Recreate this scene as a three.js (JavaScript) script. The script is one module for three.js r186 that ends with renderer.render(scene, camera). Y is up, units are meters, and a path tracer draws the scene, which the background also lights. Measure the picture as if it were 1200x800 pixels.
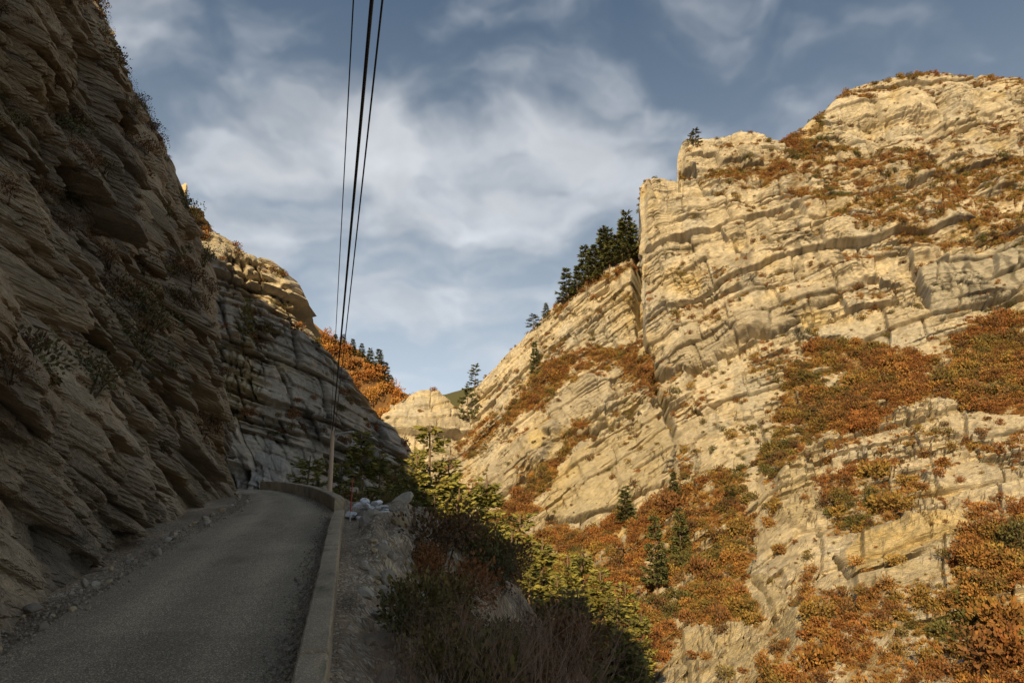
import * as THREE from 'three';
import { mergeGeometries } from 'three/addons/utils/BufferGeometryUtils.js';

// ---------------------------------------------------------------- camera, sky, sun, exposure
const PITCH = Math.atan(161 / 800), CP = Math.cos(PITCH), SP = Math.sin(PITCH);
const scene = new THREE.Scene();
const camera = new THREE.PerspectiveCamera(53.13, 1200 / 800, 0.1, 6000);
camera.position.set(0, 0, 0);
camera.lookAt(0, SP * 100, -CP * 100);
const renderer = new THREE.WebGLRenderer({ antialias: true });
renderer.toneMapping = THREE.LinearToneMapping;
renderer.toneMappingExposure = 1.42;
renderer.shadowMap.enabled = true;
const SUN_AZ = 16 * Math.PI / 180, SUN_EL = 30 * Math.PI / 180;   // from behind, over the near cliff
const SUN_DIR = new THREE.Vector3(-Math.sin(SUN_AZ) * Math.cos(SUN_EL), Math.sin(SUN_EL), Math.cos(SUN_AZ) * Math.cos(SUN_EL));
const sun = new THREE.DirectionalLight(new THREE.Color().setRGB(1, 0.75, 0.385), 5);
sun.position.copy(SUN_DIR).multiplyScalar(400).add(new THREE.Vector3(0, 0, -90));
sun.target.position.set(0, 0, -90);
sun.castShadow = true; sun.shadow.mapSize.set(4096, 4096);
Object.assign(sun.shadow.camera, { left: -220, right: 220, top: 220, bottom: -220, near: 10, far: 900 });
scene.add(sun, sun.target);

// ---------------------------------------------------------------- numbers and noise
function rng(seed) { let a = seed >>> 0; return () => { a = (a + 0x6D2B79F5) | 0; let t = Math.imul(a ^ (a >>> 15), 1 | a); t = (t + Math.imul(t ^ (t >>> 7), 61 | t)) ^ t; return ((t ^ (t >>> 14)) >>> 0) / 4294967296; }; }
const clamp = (x, a, b) => x < a ? a : x > b ? b : x;
const lerp = (a, b, t) => a + (b - a) * t;
const smooth = (a, b, x) => { const t = clamp((x - a) / (b - a), 0, 1); return t * t * (3 - 2 * t); };
const PERM = new Uint8Array(512);
{ const r = rng(7), p = [...Array(256).keys()]; for (let i = 255; i > 0; i--) { const j = Math.floor(r() * (i + 1)); [p[i], p[j]] = [p[j], p[i]]; } for (let i = 0; i < 512; i++) PERM[i] = p[i & 255]; }
function grad(h, x, y, z) { h &= 15; const u = h < 8 ? x : y, v = h < 4 ? y : (h === 12 || h === 14) ? x : z; return ((h & 1) ? -u : u) + ((h & 2) ? -v : v); }
function noise(x, y, z) {
  let X = Math.floor(x), Y = Math.floor(y), Z = Math.floor(z);
  x -= X; y -= Y; z -= Z; X &= 255; Y &= 255; Z &= 255;
  const u = x * x * x * (x * (x * 6 - 15) + 10), v = y * y * y * (y * (y * 6 - 15) + 10), w = z * z * z * (z * (z * 6 - 15) + 10);
  const A = PERM[X] + Y, AA = PERM[A] + Z, AB = PERM[A + 1] + Z, B = PERM[X + 1] + Y, BA = PERM[B] + Z, BB = PERM[B + 1] + Z;
  return lerp(lerp(lerp(grad(PERM[AA], x, y, z), grad(PERM[BA], x - 1, y, z), u), lerp(grad(PERM[AB], x, y - 1, z), grad(PERM[BB], x - 1, y - 1, z), u), v),
    lerp(lerp(grad(PERM[AA + 1], x, y, z - 1), grad(PERM[BA + 1], x - 1, y, z - 1), u), lerp(grad(PERM[AB + 1], x, y - 1, z - 1), grad(PERM[BB + 1], x - 1, y - 1, z - 1), u), v), w);
}
function fbm(x, y, z, oct) { let a = 0.5, s = 0; for (let i = 0; i < oct; i++) { s += a * noise(x, y, z); x = x * 2.03 + 17.1; y = y * 2.03 + 5.3; z = z * 2.03 + 9.7; a *= 0.5; } return s; }
function hash(a, b, c) { let h = Math.imul(a | 0, 374761393) ^ Math.imul(b | 0, 668265263) ^ Math.imul(c | 0, 2147483647 - 77); h = Math.imul(h ^ (h >>> 13), 1274126177); h ^= h >>> 16; h = Math.imul(h, 2246822519); return ((h ^ (h >>> 15)) >>> 0) / 4294967296; }

// ---------------------------------------------------------------- sky: air with a thin broken veil of cloud
{
  const bank = (px, py, amount, wide, high, tilt) => { const dx = (px - 600) / 800, dy = (400 - py) / 800, v = new THREE.Vector3(dx, dy * CP + SP, -(CP - dy * SP)).normalize(), h = Math.hypot(v.x, v.z); return [v.x, v.y, v.z, -v.z / h, v.x / h, amount, wide, high, tilt]; };
  const banks = [bank(620, 190, 0.4, 0.24, 0.085, 0.15), bank(330, 110, 0.34, 0.2, 0.12, -0.3), bank(480, 330, 0.12, 0.3, 0.1, 0), bank(1000, 40, -0.14, 0.2, 0.12, 0), bank(560, 40, -0.3, 0.18, 0.1, 0.3)];
  const W = 2048, H = 1024, data = new Float32Array(W * H * 4);
  for (let j = 0; j < H; j++) {
    const el = ((j + 0.5) / H - 0.5) * Math.PI, y = Math.sin(el), c = Math.cos(el);
    for (let i = 0; i < W; i++) {
      if (y < -0.03) { const o = (j * W + i) * 4; data[o] = 0.3; data[o + 1] = 0.36; data[o + 2] = 0.44; data[o + 3] = 1; continue; }
      const az = ((i + 0.5) / W - 0.5) * 2 * Math.PI, x = c * Math.cos(az), z = c * Math.sin(az);
      const e = Math.max(y, 0);
      const k = Math.pow(1 - e, 2.7);
      let r = lerp(0.028, 0.55, k), g = lerp(0.06, 0.64, k), b = lerp(0.112, 0.73, k);
      // cloud layer: a sheet far above, seen in perspective
      const q = 1 / (e + 0.45), px = x * q, pz = z * q;
      const wx = px + 0.16 * fbm(px * 4, pz * 4, 3.1, 5), wz = pz + 0.16 * fbm(px * 4, pz * 4, 8.7, 5);
      let d = 0.37 + 0.5 * fbm(wx * 1.5 + 0.35, wz * 1.5 + 0.2, 1.5, 3) + 0.85 * fbm(wx * 4.6 + 4, wz * 6.5, 5.5, 7);
      for (const m of banks) { const a = x * m[0] + y * m[1] + z * m[2]; if (a > 0) { const u = (x * m[3] + z * m[4]) / m[6], v = (y - m[1] * a) / m[7] + m[8] * u; d += m[5] * Math.exp(-u * u - v * v) * (0.8 + 1.4 * fbm(wx * 2.4, wz * 2.4, 4.4, 3)); } }
      d = smooth(0.28, 0.95, d) * smooth(-0.02, 0.1, y);
      const m = d * 0.72, lit = 0.95 + 0.4 * fbm(wx * 8, wz * 11, 2.2, 6);
      r = lerp(r, 0.56 * lit, m); g = lerp(g, 0.575 * lit, m); b = lerp(b, 0.6 * lit, m);
      const o = (j * W + i) * 4; data[o] = r; data[o + 1] = g; data[o + 2] = b; data[o + 3] = 1;
    }
  }
  const t = new THREE.DataTexture(data, W, H, THREE.RGBAFormat, THREE.FloatType);
  t.mapping = THREE.EquirectangularReflectionMapping; t.magFilter = THREE.LinearFilter; t.minFilter = THREE.LinearFilter; t.needsUpdate = true;
  scene.background = t; scene.environment = t;
}

// ---------------------------------------------------------------- helpers
const NAMES = new Map();
const numbered = n => { const k = NAMES.get(n) || 0; NAMES.set(n, k + 1); return k ? `${n}_${String(k).padStart(3, '0')}` : n; };
function tag(o, label, category, group, kind) { if (label) o.userData.label = label; if (category) o.userData.category = category; if (group) o.userData.group = group; if (kind) o.userData.kind = kind; return o; }
function mesh(name, geo, mat, parent) { const m = new THREE.Mesh(geo, mat); m.name = parent ? name : numbered(name); m.castShadow = m.receiveShadow = true; (parent || scene).add(m); return m; }
function thing(name) { const g = new THREE.Group(); g.name = numbered(name); scene.add(g); return g; }
function ray(px, py) { const dx = (px - 600) / 800, dy = (400 - py) / 800; return [dx, dy * CP + SP, CP - dy * SP]; }
function at(px, py, Z) { const r = ray(px, py), k = Z / r[2]; return [r[0] * k, r[1] * k, -Z]; }   // a point of the photograph at that depth
function interp(tab, x) { if (x <= tab[0][0]) return tab[0][1]; for (let i = 1; i < tab.length; i++) if (x <= tab[i][0]) return lerp(tab[i - 1][1], tab[i][1], (x - tab[i - 1][0]) / (tab[i][0] - tab[i - 1][0])); return tab[tab.length - 1][1]; }
function inside(poly, x, y) {           // signed distance to a polygon, positive inside
  let d = 1e9, inn = false;
  for (let i = 0, j = poly.length - 1; i < poly.length; j = i++) {
    const ax = poly[j][0], ay = poly[j][1], bx = poly[i][0], by = poly[i][1], ex = bx - ax, ey = by - ay;
    const t = clamp(((x - ax) * ex + (y - ay) * ey) / (ex * ex + ey * ey), 0, 1);
    d = Math.min(d, Math.hypot(x - ax - ex * t, y - ay - ey * t));
    if ((ay > y) !== (by > y) && x < (bx - ax) * (y - ay) / (by - ay) + ax) inn = !inn;
  }
  return inn ? d : -d;
}
function lineDist(pts, x, y) { let d = 1e9; for (let i = 1; i < pts.length; i++) { const ax = pts[i - 1][0], ay = pts[i - 1][1], ex = pts[i][0] - ax, ey = pts[i][1] - ay; const t = clamp(((x - ax) * ex + (y - ay) * ey) / (ex * ex + ey * ey), 0, 1); d = Math.min(d, Math.hypot(x - ax - ex * t, y - ay - ey * t)); } return d; }
const boxed = list => list.map(f => ({ ...f, x0: Math.min(...f.p.map(q => q[0])) - 30, x1: Math.max(...f.p.map(q => q[0])) + 30, y0: Math.min(...f.p.map(q => q[1])) - 30, y1: Math.max(...f.p.map(q => q[1])) + 30 }));

// ---------------------------------------------------------------- bedded, jointed rock
const ST = { k: 0, j: 0, f: 0, edge: 0, joint: 0, r: 0, rk: 0, near: 0, side: 0 };
function blockIn(k, t, T, aspect, seed) { // the joint block of bed k at t: sets r, joint, j and rn (the next block's r)
  const L = T * aspect * (0.45 + 1.6 * hash(k, seed, 5)), v = t / L + hash(k, seed, 3) * 10; let j = Math.floor(v);
  const c0 = j + 0.6 * (hash(j, k, seed + 40) - 0.5), c1 = j + 1 + 0.6 * (hash(j + 1, k, seed + 40) - 0.5);
  let lo = c0, hi = c1; if (v < c0) { j--; hi = c0; lo = j + 0.6 * (hash(j, k, seed + 40) - 0.5); } else if (v >= c1) { j++; lo = c1; hi = j + 1 + 0.6 * (hash(j + 1, k, seed + 40) - 0.5); }
  const a = v - lo, b = hi - v; ST.j = j; ST.joint = Math.min(a, b) * L; ST.r = hash(k, j, seed + 77); ST.rn = hash(k, a < b ? j - 1 : j + 1, seed + 77);
}
function bedAt(s, t, T, aspect, seed) {
  const u = s / T; let k = Math.floor(u);
  const b0 = k + 0.62 * (hash(k, seed, 11) - 0.5), b1 = k + 1 + 0.62 * (hash(k + 1, seed, 11) - 0.5);
  let lo = b0, hi = b1; if (u < b0) { k--; hi = b0; lo = k + 0.62 * (hash(k, seed, 11) - 0.5); } else if (u >= b1) { k++; lo = b1; hi = k + 1 + 0.62 * (hash(k + 1, seed, 11) - 0.5); }
  ST.k = k; ST.f = (u - lo) / (hi - lo); ST.side = u - lo < hi - u ? -1 : 1; ST.edge = Math.min(u - lo, hi - u) * T;
  blockIn(k, t, T, aspect, seed); ST.rk = hash(k, seed, 21);
}
const notch = (d, w) => d >= w ? 0 : (1 - d / w) * (1 - d / w);
function blockHeight(w) { return ST.joint < w ? lerp((ST.r + ST.rn) / 2, ST.r, smooth(0, w, ST.joint)) : ST.r; }
/* a bed level: each bed stands proud or back, each joint block too, with open cracks between; cell is the spacing of the surface points */
function bedLevel(s, t, T, aspect, seed, amp, crack, cell = 0.02) {
  bedAt(s, t, T, aspect, seed);
  const w = Math.max(0.07 * T, cell), k = ST.k, f = ST.f, rk = ST.rk, edge = ST.edge, joint = ST.joint, side = ST.side;
  let h = (rk - 0.5) * 0.55 + (blockHeight(w) - 0.5) * 1.55 - 0.35 * (f - 0.5);
  if (edge < w) { const n = k + side; blockIn(n, t, T, aspect, seed); const g = (hash(n, seed, 21) - 0.5) * 0.55 + (blockHeight(w) - 0.5) * 1.55 - 0.35 * (side < 0 ? 0.5 : -0.5); h = lerp((h + g) / 2, h, smooth(0, w, edge)); }
  const cw = Math.max(0.1 * T, cell * 1.5);
  return amp * h - crack * amp * (notch(edge, cw) * (0.25 + 1.2 * hash(k + (side > 0 ? 1 : 0), seed, 9)) + 0.95 * notch(joint, cw * 0.8));
}

/* the height t at which each bed crosses each column, so that rows of points follow the bedding: every ledge keeps a clean edge */
function bedRows(cs, base, bed, t0, t1, samples, levels, below, above) {
  const nr = below.length + levels.length + above.length, T = new Float32Array(cs.length * nr), out = [0, 0, 0, 0, 0], sv = new Float32Array(samples + 1);
  cs.forEach((c, i) => {
    for (let k = 0; k <= samples; k++) { base(c, lerp(t0, t1, k / samples), out); sv[k] = bed(out[0], out[1], out[2]); if (k && sv[k] < sv[k - 1] + 1e-4) sv[k] = sv[k - 1] + 1e-4; }
    let k = 0; const o = i * nr; below.forEach((t, q) => { T[o + q] = t; });
    levels.forEach((s, q) => { let t; if (s <= sv[0]) t = t0; else if (s >= sv[samples]) t = t1; else { while (k < samples - 1 && sv[k + 1] < s) k++; t = lerp(t0, t1, (k + clamp((s - sv[k]) / (sv[k + 1] - sv[k]), 0, 1)) / samples); } T[o + below.length + q] = t; });
    above.forEach((t, q) => { T[o + below.length + levels.length + q] = t; });
  });
  return { nr, T };
}
/* a rock surface: base(c, t) gives a point, rows go up. Returns geometry and samples for planting */
function rockSurface(cs, ts, base, relief, colour, uvOf, plane = null, dc = 1, dt = 0.004, crisp = true) {
  const bedwise = !Array.isArray(ts), nu = cs.length, nv = bedwise ? ts.nr : ts.length, n = nu * nv, Q = new Float32Array(n * 3), C = new Float32Array(n * 3), UV = uvOf ? new Float32Array(n * 2) : null, tt = new Float32Array(n);
  const chart = new Float32Array(n * 2), out = [0, 0, 0, 0, 0], a = [0, 0, 0, 0, 0], b = [0, 0, 0, 0, 0], c = [0, 0, 0, 0, 0], d = [0, 0, 0, 0, 0], col = [0, 0, 0];
  for (let j = 0; j < nv; j++) for (let i = 0; i < nu; i++) {
    const o = j * nu + i, t = bedwise ? ts.T[i * nv + j] : ts[j]; tt[o] = t;
    if (bedwise && j && tt[o - nu] === t) { for (let k = 0; k < 3; k++) { Q[o * 3 + k] = Q[(o - nu) * 3 + k]; C[o * 3 + k] = C[(o - nu) * 3 + k]; } chart[o * 2] = chart[(o - nu) * 2]; chart[o * 2 + 1] = chart[(o - nu) * 2 + 1]; if (UV) { UV[o * 2] = UV[(o - nu) * 2]; UV[o * 2 + 1] = UV[(o - nu) * 2 + 1]; } continue; }
    base(cs[i], t, out); base(cs[i] - dc, t, a); base(cs[i] + dc, t, b); base(cs[i], t - dt, c); base(cs[i], t + dt, d);
    const ux = b[0] - a[0], uy = b[1] - a[1], uz = b[2] - a[2], vx = d[0] - c[0], vy = d[1] - c[1], vz = d[2] - c[2];
    const nx = uy * vz - uz * vy, ny = uz * vx - ux * vz, nz = ux * vy - uy * vx;
    const x = out[0], y = out[1], z = out[2], e = relief(x, y, z, out[3], out[4], o); chart[o * 2] = out[3]; chart[o * 2 + 1] = out[4];
    const l = Math.hypot(nx, ny, nz) || 1; let ex = nx / l, ey = ny / l, ez = nz / l;
    if (plane) { const pb = plane(x, y, z), pl = Math.hypot(pb[0], pb[1], pb[2]), q = 0.92 * (ex * pb[0] + ey * pb[1] + ez * pb[2]) / (pl * pl); ex -= q * pb[0]; ey -= q * pb[1]; ez -= q * pb[2]; const r = Math.max(Math.hypot(ex, ey, ez), 0.35); ex /= r; ey /= r; ez /= r; }   // blocks stand out along their bed
    Q[o * 3] = x + ex * e; Q[o * 3 + 1] = y + ey * e; Q[o * 3 + 2] = z + ez * e;
    colour(x, y, z, out[3], out[4], col); C[o * 3] = col[0]; C[o * 3 + 1] = col[1]; C[o * 3 + 2] = col[2];
    if (UV) uvOf(x, y, z, UV, o * 2);
  }
  const idx = new Uint32Array((nu - 1) * (nv - 1) * 6); let k = 0;
  for (let j = 0; j < nv - 1; j++) for (let i = 0; i < nu - 1; i++) {
    const p = j * nu + i, q = p + 1, r = p + nu, w = r + 1;
    if (tt[q] !== tt[w]) { idx[k++] = p; idx[k++] = q; idx[k++] = w; } if (tt[p] !== tt[r]) { idx[k++] = p; idx[k++] = w; idx[k++] = r; }
  }
  const g = new THREE.BufferGeometry();
  g.setAttribute('position', new THREE.BufferAttribute(Q, 3)); g.setAttribute('color', new THREE.BufferAttribute(C, 3));
  if (UV) g.setAttribute('uv', new THREE.BufferAttribute(UV, 2));
  g.setIndex(new THREE.BufferAttribute(idx.slice(0, k), 1)); g.computeVertexNormals(); const normals = g.attributes.normal.array; if (crisp) g.deleteAttribute('normal');
  return { g, P: Q, N: normals, chart, nu, nv };
}
function span(a, b, n, f = t => t) { return Array.from({ length: n }, (_, i) => lerp(a, b, f(i / (n - 1)))); }
function joined(...lists) { const r = []; for (const l of lists) for (const x of l) if (!r.length || x > r[r.length - 1] + 1e-6) r.push(x); return r; }
const rockMaterial = new THREE.MeshStandardMaterial({ vertexColors: true, roughness: 0.95, name: 'limestone' });

// ---------------------------------------------------------------- road line and ground shape
const roadHeight = Z => Z < 14 ? -2.2 + 0.06 * Z : Z < 44 ? -1.36 + 0.06 * (Z - 14) - 0.001 * (Z - 14) * (Z - 14) : -0.46 + 0.0 * Z;
function onRoad(px, py, lift = 0) { const r = ray(px, py); let lo = 1, hi = 90; for (let i = 0; i < 50; i++) { const Z = (lo + hi) / 2; if (r[1] / r[2] * Z < roadHeight(Z) + lift) hi = Z; else lo = Z; } const Z = (lo + hi) / 2; return [r[0] / r[2] * Z, Z]; }
const rightEdge = [[347, 800], [369, 700], [385, 625], [391.5, 601], [382, 592.5], [364, 584], [340, 577.5], [307, 573.5]].map(p => onRoad(...p));
const leftEdge = [[0, 765], [100, 703], [200, 640], [250, 612], [285, 592], [289, 584], [276, 577.5]].map(p => onRoad(...p));
{ // carry both edges on behind the camera and round the bend
  const d = [rightEdge[2][0] - rightEdge[0][0], rightEdge[2][1] - rightEdge[0][1]], k = 1 / d[1];
  rightEdge.unshift([rightEdge[0][0] - d[0] * k * (rightEdge[0][1] + 25), -25]); leftEdge.unshift([leftEdge[0][0] - d[0] * k * (leftEdge[0][1] + 25), -25]);
  const e = rightEdge[rightEdge.length - 1]; rightEdge.push([e[0] - 12, e[1] + 5], [e[0] - 30, e[1] + 8]);
  const f = leftEdge[leftEdge.length - 1]; leftEdge.push([f[0] - 12, f[1] + 6], [f[0] - 30, f[1] + 9]);
}
function resample(pts, n) { // smooth curve with n points
  const c = new THREE.CatmullRomCurve3(pts.map(p => new THREE.Vector3(p[0], 0, p[1])), false, 'centripetal'); return c.getSpacedPoints(n - 1).map(v => [v.x, v.z]);
}
const rightLine = resample(rightEdge, 240), leftLine = resample(leftEdge, 240);
/* signed distance to the right of a plan line, and the depth of the nearest point on it */
function beside(line, x, Z) {
  let best = 1e9, bi = 0; for (let i = 0; i < line.length; i++) { const d = (line[i][0] - x) ** 2 + (line[i][1] - Z) ** 2; if (d < best) { best = d; bi = i; } }
  const a = line[Math.max(bi - 1, 0)], b = line[Math.min(bi + 1, line.length - 1)], ex = b[0] - a[0], ez = b[1] - a[1];
  const side = ex * (Z - a[1]) - ez * (x - a[0]);
  return [Math.sqrt(best) * (side < 0 ? 1 : -1), line[bi][1]];
}
function groundY(x, z, fine = true) {
  const Z = -z, [q, zc] = beside(rightLine, x, Z), h = roadHeight(clamp(zc, -25, 60));
  let y;
  if (q < 0.1) y = h - 0.12;
  else {
    const shelf = interp([[-25, 0.3], [9, 0.4], [15, 1.2], [20, 2.7], [26, 2.2], [60, 2.5]], zc), k = q - shelf;
    y = h - 0.14 - 0.1 * Math.min(q, 1) - (k > 0 ? interp([[8, 0.85], [15, 1.0], [22, 1.2], [34, 1.0]], zc) * k - 0.5 * (1 - Math.exp(-k)) : 0);
    const rise = smooth(1, 8, q);
    y += rise * 2.2 * fbm(x / 9, z / 9, 4.4, 3);
    if (y < -30) y = -30 - (1 - Math.exp((y + 30) / 12)) * 8;
    if (fine) y += smooth(0.25, 1.2, q) * bankRock(x, y, z);
  }
  return y;
}
function bankRock(x, y, z) {
  const s = y + 0.25 * z + 0.2 * x + 0.35 * noise(x / 2, y / 2, z / 2), t = x * 0.8 - z * 0.6 + 0.5 * noise(x / 1.3, z / 1.3, 7);
  return 0.8 * (bedLevel(s, t, 0.9, 1.5, 301, 0.34, 0.4, 0.16) + bedLevel(s, t, 0.34, 1.6, 302, 0.13, 0.5, 0.09)) + 0.6 * fbm(x / 2.4, z / 2.4, 1, 3) + 0.35 * fbm(x / 0.7, y / 0.7, z / 0.7, 3);
}

// ---------------------------------------------------------------- the near cliff beside the road
const PLANT = { near: [], spur: [], mountain: [], hill: [], far: [], ridge: [] };
const areteRows = [[278, 600, 29], [275, 578, 31], [271, 520, 33.5], [262, 430, 36.5], [246, 320, 40], [214, 232, 43], [165, 120, 42.5], [107, 0, 42], [52, -110, 42], [-4, -225, 42]].map(p => at(...p));
areteRows.push([-41, 56, -43], [-54, 67, -44], [-76, 80, -45], [-112, 90, -46]);  // unseen upper rows, shaped to cast shade on the spur
const NEAR_ROWS = areteRows.length - 1;
function rowPoint(r) { const i = clamp(Math.floor(r), 0, NEAR_ROWS - 1), f = r - i, a = areteRows[Math.max(i - 1, 0)], b = areteRows[i], c = areteRows[i + 1], d = areteRows[Math.min(i + 2, NEAR_ROWS)];
  return [0, 1, 2].map(k => 0.5 * (2 * b[k] + (c[k] - a[k]) * f + (2 * a[k] - 5 * b[k] + 4 * c[k] - d[k]) * f * f + (3 * b[k] - a[k] - 3 * c[k] + d[k]) * f * f * f)); }
const leftX = Z => { let i = 1; while (i < leftLine.length - 1 && leftLine[i][1] < Z) i++; const a = leftLine[i - 1], b = leftLine[i]; return lerp(a[0], b[0], clamp((Z - a[1]) / ((b[1] - a[1]) || 1), 0, 1)); };
const leftStraight = Z => -5.25 - 0.2355 * (Z - 7.49);
/* c = depth along the road up to 100 (the arete), 100..103 round the corner; t = row */
const nearCap = [[-70, 46], [-22, 38], [-6, 27], [2, 18], [9, 12.5], [18, 15.5], [28, 24.5], [34, 30], [38, 40], [41, 70], [42, 120]];  // crest above view, shaped for light: saddle admits sun, rest shades the road
function nearBase(c, t, out) {
  const A = rowPoint(t), Za = -A[2], base = A[1];
  if (c <= 100) {
    const f = (c + 70) / 170, Z = -70 + f * (Za + 70), w = smooth(0.72, 1, f), low = 1 - smooth(0, 4, t);
    const drop = roadHeight(clamp(Z, -25, 40)) - roadHeight(Za);
    let y = base + drop * low - 0.9 * (1 - smooth(0, 1, t)) * (1 - w);
    const cap = interp(nearCap, Z), over = Math.max(y - cap, 0), keep = w > 0.98 ? 1 : lerp(0.28, 1, smooth(0.9, 1, w)); y -= over * (1 - keep);
    const yr = roadHeight(clamp(Z, -25, 40)), rise = Math.max(Math.min(y, cap) - yr, -1);
    let x = leftStraight(Z) - 0.12 - 0.36 * rise - 1.2 * smooth(2, 9, y) * smooth(16, 6, Z) + 1.1 * Math.sin(Z * 0.31 + y * 0.12) * smooth(0, 5, y) - over * 1.25;
    x = lerp(x, A[0] + (Za - Z) * 0.16, w);
    out[0] = x; out[1] = y; out[2] = -Z;
  } else {
    const k = c - 100; // turn the corner and run back into the side ravine
    out[0] = A[0] - 3.2 * k * k - 2.2 * k; out[1] = base - 0.12 * k * k * k * smooth(6, 12, t); out[2] = A[2] - 2.2 * k - 0.9 * k * k;
  }
  out[3] = c; out[4] = t;
}
const nearBed = (x, y, z) => { const F = -z; return y + F * lerp(0.46, 0.16, smooth(-2, 32, y)) + 0.62 * x + 0.45 * noise(x / 9, y / 9, z / 9) + 0.16 * noise(x / 2.3, y / 2.3, z / 2.3); };
function nearRelief(x, y, z, c) {
  const s = nearBed(x, y, z), t = -z + 0.25 * noise(x / 3.1 + 9, y / 3.1, z / 3.1);
  const massive = smooth(-0.1, 0.3, noise(x / 7 + 31, y / 7, z / 7));
  const dist = Math.hypot(x, y, z), k = 0.75 + 0.5 * smooth(8, 30, dist), cell = Math.max(dist * 0.003, 0.03);
  let d = 1.3 * fbm(x / 11, y / 11, z / 11, 2);
  d += bedLevel(s, t, 4.2, 1.2, 101, 1.1 * k, 0.55, cell);
  d += bedLevel(s, t + 0.1 * s, 1.35, 0.95, 102, 0.78 * k, 0.75, cell) * (1 - 0.35 * massive);
  d += bedLevel(s, t - 0.1 * s, 0.5, 1.1, 103, 0.46 * k, 0.9, cell) * (1 - 0.45 * massive);
  if (dist < 28) d += bedLevel(s, t - s * 0.4, 0.18, 2, 104, 0.12, 0.9, cell) * (1 - 0.3 * massive);
  d += 0.8 * fbm(x / 2.2, y / 2.2, z / 2.2, 5) + (dist < 30 ? 0.3 * fbm(x / 0.55, y / 0.55, z / 0.55, 3) : 0) - 0.25 * Math.abs(noise(x * 1.1, y * 1.1, z * 1.1));
  return d * smooth(-0.8, 0.5, y - roadHeight(clamp(-z, -25, 40))) * (1 - 0.55 * smooth(88, 98, c) * smooth(103, 101, c)) + 0.1;
}
function nearColour(x, y, z, c, t, out) {
  const s = nearBed(x, y, z); bedAt(s, -z, 0.46, 1.8, 103); const b = ST.rk * 0.6 + ST.r * 0.4;
  let v = 0.28 + 0.16 * b + 0.2 * fbm(x / 3, y / 3, z / 3, 4) + 0.08 * noise(x * 3, y * 3, z * 3);
  let r = v * 1.22, g = v * 0.93, bl = v * 0.58;
  const ochre = smooth(0.03, 0.34, fbm(x / 5 + 3, y / 5, z / 5, 4) + 0.08 * (b - 0.5)); r = lerp(r, 0.44, ochre * 0.65); g = lerp(g, 0.3, ochre * 0.65); bl = lerp(bl, 0.14, ochre * 0.65);
  const grey = smooth(0.04, 0.32, fbm(x / 4 - 7, y / 9, z / 4, 4)); r = lerp(r, 0.26, grey * 0.55); g = lerp(g, 0.225, grey * 0.55); bl = lerp(bl, 0.175, grey * 0.55);
  const lichen = smooth(0.22, 0.34, fbm(x * 1.1, y * 1.1, z * 1.1 + 5, 4)); r *= 1 - 0.35 * lichen; g *= 1 - 0.35 * lichen; bl *= 1 - 0.33 * lichen;
  out[0] = Math.max(r, 0.03); out[1] = Math.max(g, 0.026); out[2] = Math.max(bl, 0.02);
}
function canvasFree(n, f) { const d = new Uint8Array(n * n * 4); for (let j = 0; j < n; j++) for (let i = 0; i < n; i++) { const v = f(i / n, j / n), o = (j * n + i) * 4; if (Array.isArray(v)) { d[o] = clamp(v[0] * 255, 0, 255); d[o + 1] = clamp(v[1] * 255, 0, 255); d[o + 2] = clamp(v[2] * 255, 0, 255); } else d[o] = d[o + 1] = d[o + 2] = clamp(v * 255, 0, 255); d[o + 3] = 255; }
  const t = new THREE.DataTexture(d, n, n); t.wrapS = t.wrapT = THREE.RepeatWrapping; t.magFilter = THREE.LinearFilter; t.minFilter = THREE.LinearMipmapLinearFilter; t.generateMipmaps = true; t.needsUpdate = true; return t; }
/* noise that tiles: blend of four shifted copies */
function tile(f) { return (u, v) => { const a = smooth(0, 1, u), b = smooth(0, 1, v); return lerp(lerp(f(u, v), f(u - 1, v), a), lerp(f(u, v - 1), f(u - 1, v - 1), a), b); }; }
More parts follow.
